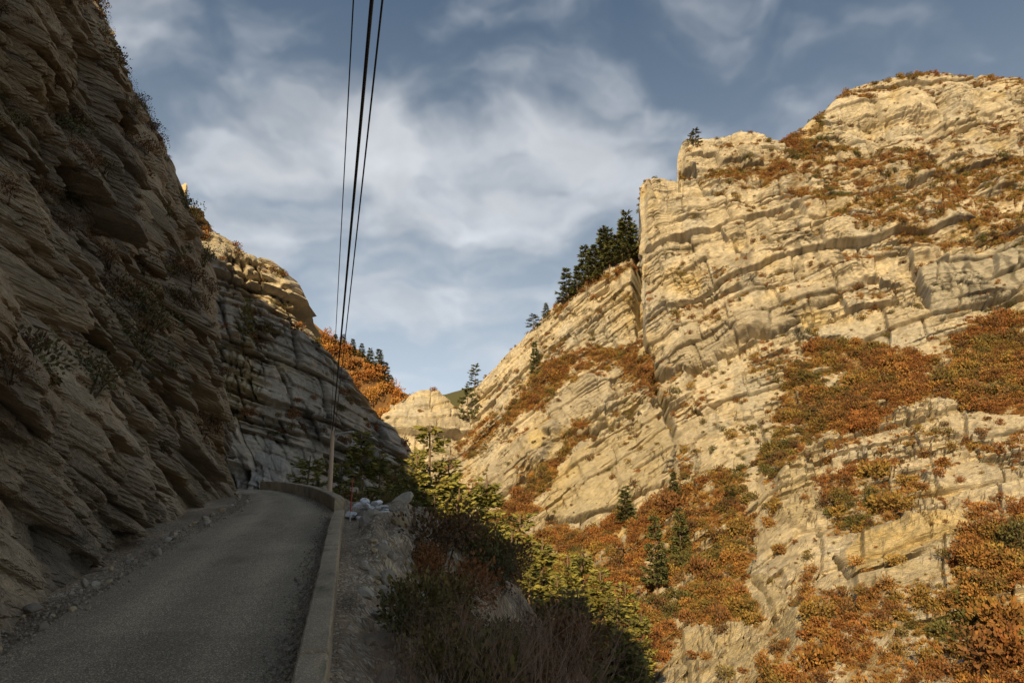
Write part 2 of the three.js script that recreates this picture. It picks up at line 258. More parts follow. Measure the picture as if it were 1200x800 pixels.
/* fine bedding and joints for the bump and grain of rock, repeating over one tile of 24 beds */
const fractured = (() => {
  const n = 1024, NB = 24, H = new Float32Array(n * n), G = new Float32Array(n * n), cut = []; for (let k = 0; k <= NB; k++) cut.push(k + (k % NB ? 0.6 * (hash(k, 900, 1) - 0.5) : 0));
  const soft = new Float32Array(256 * 256), soft2 = new Float32Array(256 * 256), f1 = tile((u, v) => fbm(u * 6, v * 6, 2, 3)), f2 = tile((u, v) => fbm(u * 20, v * 26, 6, 4));
  for (let j = 0; j < 256; j++) for (let i = 0; i < 256; i++) { soft[j * 256 + i] = f1(i / 256, j / 256); soft2[j * 256 + i] = f2(i / 256, j / 256); }
  const R = rng(17), grit = new Float32Array(512 * 512); for (let i = 0; i < 512 * 512; i++) grit[i] = R() - 0.5;
  for (let j = 0; j < n; j++) for (let i = 0; i < n; i++) {
    const q = (j >> 2) * 256 + (i >> 2), w = soft[q], w2 = soft2[q]; let v = (j / n * NB + w * 1.6 + w2 * 0.35 + NB) % NB, u = i / n + w2 * 0.012; let k = Math.floor(v); if (v < cut[k]) k = k - 1; else if (v >= cut[k + 1]) k = k + 1; if (k < 0) k = 0; if (k >= NB) k = NB - 1;
    const nb = 5 + Math.floor(hash(k, 901, 2) * 12), x = ((u + hash(k, 902, 1)) % 1 + 1) % 1 * nb; let b = Math.floor(x); const fx = x - b; const c = 0.3 * (hash(k, b, 903) - 0.5); const joint = Math.min(Math.abs(fx - c), Math.abs(1 - fx)) / nb * NB;
    const edge = Math.min(Math.abs(v - cut[k]), Math.abs(cut[k + 1] - v)), crack = Math.max(notch(edge, 0.16) * (0.3 + hash(k, 904, 1)), 0.8 * notch(joint, 0.14) * hash(k, b, 905));
    const hb = hash(k, 906, 1), hr = hash(k, b % nb, 907), fine = R() - 0.5;
    H[j * n + i] = clamp(0.45 + 0.22 * (hb - 0.5) + 0.3 * (hr - 0.5) + 0.7 * w2 - 0.5 * crack + 0.16 * fine + 0.25 * grit[((j >> 1) & 511) * 512 + ((i >> 1) & 511)], 0, 1);
    G[j * n + i] = clamp(0.88 + 0.16 * (hr - 0.5) + 0.14 * (hb - 0.5) + 0.55 * w2 + 0.12 * fine + 0.16 * grit[((j >> 1) & 511) * 512 + ((i >> 1) & 511)], 0, 1);
  }
  return [H, G].map(d => { const a = new Uint8Array(n * n * 4); for (let i = 0; i < n * n; i++) { a[i * 4] = a[i * 4 + 1] = a[i * 4 + 2] = d[i] * 255; a[i * 4 + 3] = 255; } const t = new THREE.DataTexture(a, n, n); t.wrapS = t.wrapT = THREE.RepeatWrapping; t.magFilter = THREE.LinearFilter; t.needsUpdate = true; return t; });
})();
const [rockBump, rockGrain] = fractured;
const bedded = (bed, tile) => (x, y, z, UV, o) => { UV[o] = (x * 0.8 - z * 0.6) / tile; UV[o + 1] = bed(x, y, z) / tile; };
const paleRock = new THREE.MeshStandardMaterial({ vertexColors: true, roughness: 0.95, map: rockGrain, bumpMap: rockBump, bumpScale: 0.28, name: 'pale_limestone' });
const nearRock = new THREE.MeshStandardMaterial({ vertexColors: true, roughness: 0.92, map: rockGrain, bumpMap: rockBump, bumpScale: 0.16, name: 'weathered_limestone' });
{
  const cs = joined(span(-70, 40, 44), span(40.3, 99.2, 560, t => (Math.pow(5, t) - 1) / 4), span(99.3, 100, 8), span(100.05, 101.5, 50), span(101.6, 105, 24));
  const levels = joined(span(-4, 8, 300), span(8.05, 18, 170), span(18.1, 44, 260)), ts = bedRows(cs, nearBase, nearBed, 0, 9, 500, levels, [], span(9.15, NEAR_ROWS, 40));
  const S = rockSurface(cs, ts, nearBase, nearRelief, nearColour, (x, y, z, UV, o) => { UV[o] = (-z * 0.93 + y * 0.1) / 5.2; UV[o + 1] = nearBed(x, y, z) / 5.2; }, () => [0.62, 1, -0.3], 0.15, 0.02);
  const m = mesh('cliff', S.g, nearRock); tag(m, 'steep bedded grey-brown cliff rising in shade straight from the road', 'cliff', null, 'structure');
  PLANT.near = S;
}

// ---------------------------------------------------------------- the spur beyond the bend
const spurCrest = [[120, 150, 112], [190, 236, 114], [206, 236, 114], [221, 239, 115], [237, 246, 115], [265, 268, 116], [290, 291, 117], [310, 310, 117], [330, 333, 118], [346, 362, 118], [362, 376, 119], [380, 400, 119], [396, 417, 120], [410, 442, 120], [425, 468, 121], [440, 490, 121], [452, 504, 121], [463, 522, 122], [472, 545, 122], [478, 580, 122]];
function columnSurface(crest, footPy, footZ, lean, opts = {}) { // c: px along the crest; t in 0..1 up the face, 1..2 over the back
  const L = crest.length; const py = crest.map(p => [p[0], p[1]]), pz = crest.map(p => [p[0], p[2]]); const last = crest[L - 1][0], first = crest[0][0];
  return (c, t, out) => {
    const cc = clamp(c, first, last), cy = interp(py, cc), cz = interp(pz, cc), fy = footPy(cc), fz = footZ(cc);
    const tt = clamp(t, 0, 1), y = lerp(fy, cy, tt), Z = lerp(fz, cz, lean(tt, cc));
    const p = at(cc, y, Z);
    if (t > 1) { const k = t - 1; p[1] -= (opts.drop || 60) * k * k + 6 * k; p[2] -= (opts.back || 60) * k; p[0] += (opts.shift || 0) * k; }
    if (t < 0) { p[1] += 60 * t; p[2] += -t * 12; }
    if (c > last) { const k = c - last; p[0] += (opts.wrapX ?? 0.2) * k; p[2] -= (opts.wrapZ ?? 1.2) * k; p[1] -= (opts.wrapY ?? 0) * k; }
    if (c < first) { const k = first - c; p[0] -= (opts.leftX ?? 0.2) * k; p[2] -= (opts.leftZ ?? 1.2) * k; p[1] -= (opts.leftY ?? 0) * k; }
    out[0] = p[0]; out[1] = p[1]; out[2] = p[2]; out[3] = cc; out[4] = lerp(fy, cy, t);
  };
}
const spurBed = (x, y, z) => y + 0.32 * x + 0.004 * (x + 38) * (x + 38) - 0.1 * z + 1.8 * noise(x / 17, y / 17, z / 17) + 0.4 * noise(x / 5, y / 5, z / 5);
function spurRelief(x, y, z) {
  const s = spurBed(x, y, z), t = x + 0.4 * y + 1.2 * noise(x / 7, y / 7, z / 7), massive = smooth(0.0, 0.4, noise(x / 16 + 3, y / 16, z / 16));
  const fade = 0.3 + smooth(-0.25, 0.25, noise(x / 8, y / 6, z / 8 + 2));
  return 3.2 * fbm(x / 22, y / 22, z / 22, 3) + bedLevel(s, t, 6, 1.6, 201, 2.8, 0.9, 0.3) + bedLevel(s, t + 0.3 * s, 2.1, 1.7, 202, 1.9 * fade, 1.2, 0.3) * (1 - 0.5 * massive) + bedLevel(s, t - 0.3 * s, 0.95, 1.9, 203, 0.8 * fade, 1.2, 0.3) * (1 - 0.6 * massive) + 1.8 * fbm(x / 5, y / 5, z / 5, 4) - 0.6 * Math.abs(noise(x / 1.5, y / 1.5, z / 1.5));
}
function paleColour(x, y, z, s, T, seed, out, light = 0.56) { // limestone: cream, ochre and grey beds, weathered patches, rain streaks
  bedAt(s, x - z * 0.4, T, 2, seed); const b = ST.rk * 0.5 + ST.r * 0.5, L = light / 0.54;
  const v = light + 0.14 * (b - 0.5) + 0.22 * fbm(x / 12, y / 12, z / 12, 4) + 0.14 * fbm(x / 1.7, y / 1.7, z / 1.7, 3);
  let r = v * 1.07, g = v * 0.93, bl = v * 0.7;
  const o = smooth(0.1, 0.36, fbm(x / 14 + 3, y / 14, z / 14, 4)); r = lerp(r, 0.6 * L, o * 0.6); g = lerp(g, 0.46 * L, o * 0.6); bl = lerp(bl, 0.21 * L, o * 0.6);
  const w = smooth(0.0, 0.26, fbm(x / 10 - 5, y / 12 + 7, z / 10, 4)); r = lerp(r, 0.5 * L, w * 0.65); g = lerp(g, 0.47 * L, w * 0.65); bl = lerp(bl, 0.41 * L, w * 0.65);
  const rain = smooth(0.12, 0.42, noise(x * 0.8 + 3, y * 0.06, z * 0.5) + 0.6 * fbm(x / 9, y / 9, z / 9 + 4, 2)); r = lerp(r, 0.2, rain * 0.34); g = lerp(g, 0.18, rain * 0.34); bl = lerp(bl, 0.15, rain * 0.34);
  out[0] = Math.max(r, 0.04); out[1] = Math.max(g, 0.035); out[2] = Math.max(bl, 0.025);
}
function mixTo(out, r, g, b, k) { out[0] = lerp(out[0], r, k); out[1] = lerp(out[1], g, k); out[2] = lerp(out[2], b, k); }
{
  const cs = joined(span(120, 180, 12), span(181, 478, 290), span(479, 540, 26)), base = columnSurface(spurCrest, () => 640, c => lerp(86, 98, (c - 120) / 358), t => Math.pow(t, 0.9), { wrapX: 0.05, wrapZ: 1.6, back: 90 }), ts = bedRows(cs, base, spurBed, 0, 1, 260, span(-8, 72, 370), span(-0.6, -0.1, 5), span(1.02, 2, 14));
  const S = rockSurface(cs, ts, base, spurRelief,
    (x, y, z, c, p, out) => paleColour(x, y, z, spurBed(x, y, z), 0.95, 203, out), bedded(spurBed, 9), x => [0.32 + 0.008 * (x + 38), 1, -0.1]);
  tag(mesh('cliff', S.g, paleRock), 'bedded limestone spur running down behind the road bend, only its crest in sun', 'cliff', null, 'structure');
  PLANT.spur = S;
}
// wooded shoulder, pale knoll and far hill closing the gorge
{
  const crest = [[360, 372, 240], [385, 396, 240], [400, 404, 240], [420, 412, 240], [435, 426, 240], [450, 446, 240], [465, 456, 240], [480, 462, 240], [500, 475, 240]];
  const S = rockSurface(joined(span(340, 360, 6), span(361, 492, 110), span(493, 530, 12)), joined(span(-0.4, 0, 4), span(0.02, 1, 90), span(1.05, 2, 10)), columnSurface(crest, () => 600, () => 225, t => t, { drop: 30 }), (x, y, z) => 3 * fbm(x / 20, y / 20, z / 20, 4),
    (x, y, z, c, p, out) => { const n = fbm(x / 6, y / 6, z / 6, 3); out[0] = 0.16 + 0.1 * n; out[1] = 0.085 + 0.06 * n; out[2] = 0.03 + 0.02 * n; });
  tag(mesh('hillside', S.g, rockMaterial), 'brown wooded shoulder of hill showing behind the limestone spur', 'hill', null, 'structure'); PLANT.hill = S;
  const crest2 = [[436, 520, 200], [444, 500, 200], [452, 482, 200], [460, 472, 200], [470, 465, 200], [485, 460, 201], [505, 458, 202], [522, 464, 203], [536, 476, 204], [552, 482, 206], [580, 500, 208]];
  const bed = (x, y, z) => y - 0.12 * x + 0.02 * z + 2 * noise(x / 14, y / 14, z / 14);
  const S2 = rockSurface(joined(span(420, 436, 4), span(437, 580, 190), span(581, 600, 6)), joined(span(-0.4, 0, 4), span(0.02, 1, 150), span(1.05, 2, 10)), columnSurface(crest2, () => 620, () => 178, t => Math.pow(t, 1.1), { drop: 40 }),
    (x, y, z, c, p) => 5 * fbm(x / 18, y / 18, z / 18, 3) + bedLevel(bed(x, y, z), x, 9, 3, 401, 3.0, 0.5, 0.5) + bedLevel(bed(x, y, z), x, 2.6, 2, 402, 0.9, 0.8, 0.5) + 1.2 * fbm(x / 5, y / 5, z / 5, 4),
    (x, y, z, c, p, out) => paleColour(x, y, z, bed(x, y, z), 2.6, 402, out), bedded(bed, 14));
  tag(mesh('cliff', S2.g, paleRock), 'rounded pale limestone knoll closing the far end of the gorge', 'cliff', null, 'structure'); PLANT.far = S2;
  const crest3 = [[380, 470, 620], [450, 468, 620], [520, 464, 620], [545, 456, 620], [580, 450, 620], [640, 470, 620]];
  const S3 = rockSurface(span(380, 640, 60), joined(span(-0.3, 0, 3), span(0.05, 1, 20), span(1.1, 2, 6)), columnSurface(crest3, () => 560, () => 520, t => t, { drop: 60 }), (x, y, z) => 8 * fbm(x / 40, y / 40, z / 40, 3), (x, y, z, c, p, out) => { out[0] = 0.06; out[1] = 0.06; out[2] = 0.025; });
  tag(mesh('hillside', S3.g, rockMaterial), 'dark wooded hill far off through the gap of the gorge', 'hill', null, 'structure');
}

// ---------------------------------------------------------------- the sunlit mountain across the gorge
const mountCrest = [[425, 625], [470, 598], [505, 560], [525, 512], [538, 474], [548, 462], [570, 436], [600, 409], [622, 387], [640, 370], [660, 352], [690, 325], [720, 301], [742, 287], [748, 284], [752, 219], [756, 212], [775, 211], [794, 214], [797, 172], [802, 167], [822, 164], [850, 163], [868, 155], [884, 159], [900, 168], [910, 173], [930, 160], [960, 138], [985, 118], [1010, 104], [1045, 97], [1090, 90], [1140, 91], [1200, 96], [1300, 108], [1460, 140]];
const DPX = [430, 500, 540, 600, 680, 748, 752, 794, 797, 860, 960, 1080, 1200, 1460];
const DPY = [90, 200, 300, 400, 500, 600, 700, 800, 860];
const DZ = [ // depth of the mountainside under each of those columns, from the crest down
  [160, 160, 160, 160, 155, 140, 118, 92, 84], [250, 250, 245, 232, 205, 165, 122, 93, 84], [250, 250, 245, 232, 205, 158, 120, 92, 84], [240, 238, 230, 206, 178, 142, 114, 91, 83], [230, 218, 202, 184, 157, 130, 107, 88, 80], [220, 205, 192, 176, 149, 123, 101, 85, 77],
  [188, 181, 176, 168, 147, 122, 101, 85, 77], [190, 183, 175, 164, 141, 117, 98, 82, 75], [195, 187, 175, 163, 141, 117, 98, 82, 75], [206, 185, 166, 152, 129, 107, 91, 77, 70], [208, 180, 159, 141, 119, 99, 84, 71, 64], [206, 172, 147, 130, 108, 91, 78, 66, 60], [197, 165, 138, 120, 99, 84, 71, 60, 55], [180, 150, 122, 104, 86, 72, 61, 52, 48]];
function mountDepth(px, py) {
  let i = 0; while (i < DPX.length - 2 && DPX[i + 1] < px) i++; let j = 0; while (j < DPY.length - 2 && DPY[j + 1] < py) j++;
  const u = clamp((px - DPX[i]) / (DPX[i + 1] - DPX[i]), 0, 1), v = clamp((py - DPY[j]) / (DPY[j + 1] - DPY[j]), 0, 1.2);
  return lerp(lerp(DZ[i][j], DZ[i][j + 1], v), lerp(DZ[i + 1][j], DZ[i + 1][j + 1], v), u);
}
function smoothDepth(px, py) { let s = 0; for (const o of [-28, -14, 0, 14, 28]) s += mountDepth(px, py + o); return s / 5; }
const MFOOT = 850;
const crestSoft = c => { let q = 0; for (let o = -60; o <= 60; o += 12) q += interp(mountCrest, clamp(c + o, 425, 1460)); return q / 11; };
const softTab = Array.from({ length: 260 }, (_, i) => [425 + i * 4, crestSoft(425 + i * 4)]);
function mountBase(c, t, out) {
  const cc = clamp(c, 425, 1460), crest = interp(mountCrest, cc), t1 = clamp(t, 0, 1), soft = interp(softTab, cc), py = lerp(MFOOT, soft, t1) + (crest - soft) * smooth(0.72, 1, t1);
  const p = at(cc, py, smoothDepth(cc, py));
  if (t > 1) { const k = t - 1; p[1] -= 70 * k * k + 10 * k; p[2] -= 110 * k; p[0] += 30 * k; }
  if (t < 0) { p[1] += 70 * t; p[2] -= 6 * t; }
  if (c < 425) { const k = 425 - c; p[0] -= 0.2 * k; p[2] -= 1.6 * k; }
  out[0] = p[0]; out[1] = p[1]; out[2] = p[2]; out[3] = cc; out[4] = t > 1 ? crest - 10 : py;
}
const beds = boxed([ // massive beds that stand out from the face: outline, how far, how smooth, tone
  { p: [[560, 575], [574, 548], [602, 520], [632, 496], [652, 494], [660, 506], [640, 542], [612, 560], [584, 580]], h: 3.6, m: 0.85, tone: 'grey' },
  { p: [[648, 478], [668, 456], [692, 438], [716, 446], [724, 462], [700, 478], [672, 502], [656, 512], [640, 508]], h: 3.0, m: 0.85, tone: 'grey' },
  { p: [[630, 606], [648, 566], [676, 534], [716, 508], [766, 482], [782, 500], [792, 530], [776, 562], [724, 586], [664, 606]], h: 2.6, m: 0.7, tone: 'cream' },
  { p: [[636, 524], [690, 488], [752, 462], [782, 458], [786, 468], [752, 480], [690, 508], [650, 536]], h: 1.2, m: 0, tone: 'cream' },
  { p: [[740, 200], [800, 150], [1000, 60], [1200, 60], [1200, 296], [1110, 300], [1062, 314], [1010, 334], [962, 350], [922, 378], [866, 398], [806, 428], [772, 434], [754, 402]], h: 3.4, m: 0.25, tone: '' },
  { p: [[772, 404], [830, 392], [880, 366], [920, 350], [960, 338], [990, 330], [1010, 334], [964, 352], [924, 378], [866, 400], [806, 430], [770, 436]], h: 1.4, m: 0.6, tone: 'grey' },
  { p: [[1072, 322], [1120, 304], [1200, 290], [1260, 284], [1260, 312], [1196, 330], [1150, 350], [1104, 368], [1092, 366]], h: 3.2, m: 0.8, tone: 'streak' },
  { p: [[990, 642], [1012, 622], [1060, 606], [1120, 596], [1146, 602], [1140, 618], [1096, 634], [1050, 656], [1004, 668]], h: 2.0, m: 0.6, tone: 'ochre' },
  { p: [[1004, 668], [1070, 652], [1110, 660], [1070, 690], [1020, 706], [1000, 690]], h: 0.8, m: 0.4, tone: 'cream' },
  { p: [[906, 560], [930, 540], [968, 546], [962, 580], [944, 612], [910, 606]], h: 1.6, m: 0.0, tone: 'cream' },
  { p: [[880, 664], [906, 668], [934, 700], [944, 744], [926, 752], [894, 712]], h: 1.0, m: 0.6, tone: 'cream' },
  { p: [[776, 752], [800, 738], [862, 728], [884, 760], [884, 800], [800, 812]], h: 1.8, m: 0.4, tone: 'cream' },
  { p: [[752, 220], [800, 216], [860, 246], [900, 262], [880, 300], [820, 320], [756, 330]], h: 0.5, m: 0.55, tone: '' },
]);
const mountStreaks = [[870, 300, 16, 26], [942, 298, 22, 34], [986, 305, 12, 20], [1130, 330, 40, 30], [1190, 315, 30, 24], [936, 378, 18, 18]];
const cleft = [[745, 280], [746, 300], [747, 360], [752, 404], [766, 440], [778, 470], [792, 508]];
const openings = [ // open bedding gaps under the thick slabs
  [[566, 580], [586, 582], [612, 565], [640, 546], [662, 510]], [[656, 514], [690, 494], [726, 466]], [[640, 606], [664, 608], [724, 590], [782, 564]], [[768, 438], [808, 431], [866, 402], [924, 381], [964, 355], [1010, 337]], [[636, 532], [690, 508], [752, 480], [792, 464]], [[646, 522], [700, 494], [784, 466]], [[1070, 324], [1092, 368], [1104, 371], [1150, 353], [1200, 333]], [[984, 646], [1002, 670], [1050, 659], [1098, 637], [1146, 618]], [[900, 562], [932, 545], [972, 546]], [[906, 584], [944, 572], [974, 570]], [[880, 664], [906, 700], [930, 752]], [[774, 754], [790, 790], [812, 812]], [[840, 320], [880, 316], [926, 296]], [[800, 360], [870, 344], [930, 318]], [[990, 544], [1060, 530], [1130, 534]], [[1010, 590], [1080, 574]], [[960, 620], [1010, 612]]];
const gullies = [[[766, 556], [750, 596], [738, 632], [736, 680], [728, 716], [722, 760], [716, 810]], [[890, 560], [888, 610], [894, 650]], [[626, 612], [632, 640]], [[648, 640], [640, 650]]];
const green = boxed([ // where the shrubs close up: outline and density
  { p: [[902, 484], [930, 432], [960, 402], [1010, 384], [1060, 402], [1092, 404], [1140, 376], [1200, 340], [1290, 320], [1290, 480], [1200, 496], [1140, 488], [1112, 460], [1080, 462], [1040, 500], [980, 516], [930, 520], [916, 556], [896, 604], [884, 606], [888, 540]], d: 1.0 },
  { p: [[586, 500], [600, 468], [628, 436], [664, 412], [704, 402], [746, 408], [776, 440], [796, 470], [770, 458], [726, 446], [700, 434], [672, 446], [644, 484], [624, 492], [600, 506]], d: 0.85 },
  { p: [[572, 584], [616, 560], [646, 532], [664, 512], [690, 494], [700, 502], [668, 538], [646, 572], [632, 606], [600, 614]], d: 0.85 },
  { p: [[556, 600], [590, 590], [632, 608], [690, 604], [760, 580], [800, 548], [850, 540], [884, 590], [884, 660], [900, 720], [860, 726], [790, 740], [770, 780], [760, 850], [560, 850]], d: 0.78 },
  { p: [[884, 690], [940, 690], [960, 660], [1000, 690], [1060, 690], [1120, 640], [1150, 590], [1220, 560], [1290, 540], [1290, 850], [880, 850], [890, 760]], d: 0.46 },
  { p: [[1130, 610], [1160, 580], [1220, 570], [1260, 600], [1260, 760], [1140, 740], [1110, 690]], d: 0.7 },
  { p: [[962, 560], [1000, 540], [1060, 556], [1100, 580], [1060, 600], [1000, 620], [964, 610]], d: 0.5 },
  { p: [[800, 216], [868, 188], [960, 164], [1100, 186], [1290, 180], [1290, 290], [1120, 292], [1000, 284], [930, 240], [862, 240]], d: 0.5 },
  { p: [[840, 196], [880, 188], [930, 190], [980, 206], [960, 226], [900, 228], [850, 232]], d: 0.7 },
  { p: [[904, 180], [930, 156], [960, 134], [1000, 100], [1012, 108], [976, 136], [952, 160], [950, 178], [918, 192]], d: 1.0 },
  { p: [[1030, 86], [1290, 86], [1290, 112], [1200, 108], [1120, 100], [1030, 112]], d: 0.6 },
  { p: [[640, 366], [690, 322], [748, 284], [748, 304], [700, 340], [660, 366], [644, 380]], d: 0.9 },
  { p: [[1150, 210], [1290, 200], [1290, 250], [1170, 256]], d: 0.6 },
  { p: [[535, 520], [552, 500], [580, 480], [596, 496], [570, 516], [548, 540]], d: 0.6 },
]);
function mountGreen(x, y, z, px, py) {
  const wx = px + 34 * fbm(x / 12, y / 12, z / 12, 4), wy = py + 34 * fbm(x / 12 + 40, y / 12, z / 12, 4);
  let d = 0.08 + 0.3 * smooth(0.0, 0.35, fbm(x / 12, y / 12, z / 12 + 9, 3)); const gap = smooth(-0.22, 0.05, fbm(x / 6 + 3, y / 6, z / 6, 3));
  for (const f of green) if (wx > f.x0 && wx < f.x1 && wy > f.y0 && wy < f.y1) { const e = inside(f.p, wx, wy); if (e > -6) d = Math.max(d, f.d * smooth(-8, 14, e) * lerp(1.1 - f.d * 0.2, 1, gap) * (f.d > 0.95 ? lerp(0.4, 1, gap) : lerp(0.42, 1, gap))); }
  for (const b of beds) if (b.m > 0.5 && wx > b.x0 && wx < b.x1 && wy > b.y0 && wy < b.y1 && inside(b.p, wx, wy) > 0) d *= 0.06;
  for (const g of gullies) d *= smooth(2, 8, lineDist(g, wx, wy));
  return d;
}
const mountBed = (x, y, z) => y + 0.35 * (-z - 100) - (x < 40 ? 0.7 * (x - 40) : 0.17 * (x - 40)) + 2.6 * noise(x / 34, y / 34, z / 34) + 0.35 * noise(x / 9, y / 9, z / 9) + 0.12 * noise(x / 2.5, y / 2.5, z / 2.5);
const MLO = -36, MHI = 150, MS = { green: new Float32Array(800 * 1060), o: 0 };   // how closely shrubs grow, per point
function mountRelief(x, y, z, px, py, o) {
  const s = mountBed(x, y, z), t = px * 0.2 + 1.1 * noise(x / 8, y / 8, z / 8 + 4) + 0.2 * s, steep = smooth(500, 380, py);
  let m = 0.75 * smooth(-0.12, 0.28, noise(x / 20 + 3, y / 14, z / 20)), d = 7 * fbm(x / 46, y / 46, z / 46, 2);
  const wx = px + 7 * fbm(x / 4, y / 4, z / 4, 3), wy = py + 7 * fbm(x / 4 + 9, y / 4, z / 4, 3);
  for (const f of beds) if (wx > f.x0 && wx < f.x1 && wy > f.y0 && wy < f.y1) { const e = inside(f.p, wx, wy); if (e > -3) { const k = smooth(-3.2, 3.2, e); d += f.h * k * (0.75 + 1.1 * noise(x / 8, y / 8, z / 8 + f.h)); m = Math.max(m, f.m * k); } }
  const soil = smooth(0.2, 0.9, MS.green[MS.o = o] = mountGreen(x, y, z, px, py));
  const k = 1 - 0.6 * soil, k0 = 1 - 0.3 * soil;
  const cell = Math.hypot(x, y, z) * 0.0013;
  d += bedLevel(s, t, 7.5, 1.5, 501, (1.6 + 0.8 * steep) * k0, 0.85, cell) * (1 - 0.35 * m);
  const fade = 0.1 + 1.2 * smooth(-0.15, 0.3, noise(x / 10 + 5, y / 6, z / 10));
  d += fade * bedLevel(s, t + 0.12 * s, 2.6, 1.6, 502, (1.3 + 0.1 * steep) * k, 1.15, cell) * (1 - 0.68 * m);
  d += fade * bedLevel(s, t - 0.12 * s, 1.05, 1.9, 503, 0.65 * k, 1.2, cell) * (1 - 0.7 * m);
  d += (1.6 * fbm(x / 6, y / 6, z / 6, 4) - 0.9 * Math.abs(noise(x / 2.2, y / 2.2, z / 2.2)) - 0.7 * Math.abs(noise(x / 1.1, y / 1.1, z / 1.1 + 7))) * (1 - 0.4 * m);
  if (py < 410) d *= lerp(1, 0.25, smooth(0, 0.6, Math.max(0, 1 - Math.abs(px - 752) / 6)));
  if (py < 230) d *= lerp(1, 0.25, smooth(0, 0.6, Math.max(0, 1 - Math.abs(px - 796) / 6)));
  d *= lerp(0.45, 1, clamp((py - interp(mountCrest, px)) / 34, 0, 1));
  const cl = lineDist(cleft, px + 3 * noise(x / 3, y / 3, z / 3), py); d -= 14 * notch(cl, 6.5) * (py < 420 ? 1 : 0.5);
  if (py > 300) { let cut = 1e9; for (const g of openings) cut = Math.min(cut, lineDist(g, wx, wy)); if (cut < 4) d -= 4.2 * notch(cut, 4) * smooth(-0.25, 0.15, noise(x / 7, y / 7, z / 7 + 2)); }
  for (const g of gullies) d -= 1.2 * notch(lineDist(g, wx, wy), 9);
  return d;
}
function mountColour(x, y, z, px, py, out) {
  paleColour(x, y, z, mountBed(x, y, z), 0.95, 503, out);
  const wx = px + 7 * fbm(x / 4, y / 4, z / 4, 3), wy = py + 7 * fbm(x / 4 + 9, y / 4, z / 4, 3);
  for (const f of beds) if (f.tone && wx > f.x0 && wx < f.x1 && wy > f.y0 && wy < f.y1) { const k = smooth(-1, 3, inside(f.p, wx, wy)) * 0.75; if (k > 0) {
    const n = 0.16 * fbm(x / 3, y / 3, z / 3, 3);
    if (f.tone === 'grey') mixTo(out, 0.45 + n, 0.4 + n, 0.32 + n, k); else if (f.tone === 'ochre') mixTo(out, 0.58 + n, 0.45 + n, 0.22 + n, k); else if (f.tone === 'cream') mixTo(out, 0.52 + n, 0.44 + n, 0.28 + n, k * 0.7); else mixTo(out, 0.43 + n, 0.4 + n, 0.34 + n, k);
  } }
  for (const [sx, sy, w, h] of mountStreaks) { const e = Math.abs(wx - sx) / w, f = (wy - sy) / h; if (e < 1 && f > -1 && f < 1) mixTo(out, 0.08, 0.07, 0.055, 0.85 * smooth(0.02, 0.2, noise(x * 0.75, y * 0.09, z * 0.4)) * (1 - e * e) * (1 - f * f)); }
  const yel = Math.max(0, 1 - Math.hypot((px - 632) / 13, (py - 518) / 13)); if (yel > 0) mixTo(out, 0.64, 0.52, 0.26, 0.6 * smooth(0, 0.35, yel + 0.3 * noise(x, y, z)));
  const gr = MS.green[MS.o], soil = smooth(0.25, 0.7, gr + 0.9 * fbm(x / 2.2, y / 2.2, z / 2.2, 4));
  const n = fbm(x / 5, y / 5, z / 5, 4);
  mixTo(out, 0.3 + 0.3 * n, 0.19 + 0.2 * n, 0.07 + 0.07 * n, soil * 0.85);
  const worn = smooth(0.02, 0.2, fbm(x / 3.2 + 11, y / 3.2, z / 3.2, 4)); mixTo(out, 0.27, 0.225, 0.15, worn * 0.3);
}
{
  const cs = joined(span(385, 425, 12), span(426, 524, 40), span(525, 747, 200), span(747.3, 752.6, 16), span(753.3, 793.5, 38), span(794, 797.4, 8), span(798.2, 1200, 360), span(1201, 1460, 80));
  const ts = bedRows(cs, mountBase, mountBed, 0, 1, 420, span(MLO, MHI, 900), span(-0.5, -0.05, 5), joined(span(1.01, 1.1, 6), span(1.16, 2, 14)));
  const S = rockSurface(cs, ts, mountBase, mountRelief, mountColour, bedded(mountBed, 13), x => [lerp(-0.7, -0.17, smooth(28, 52, x)), 1, -0.35]);
  tag(mesh('mountainside', S.g, paleRock), 'sunlit limestone mountainside across the gorge with a cleft buttress', 'mountain', null, 'structure');
  PLANT.mountain = S;
}

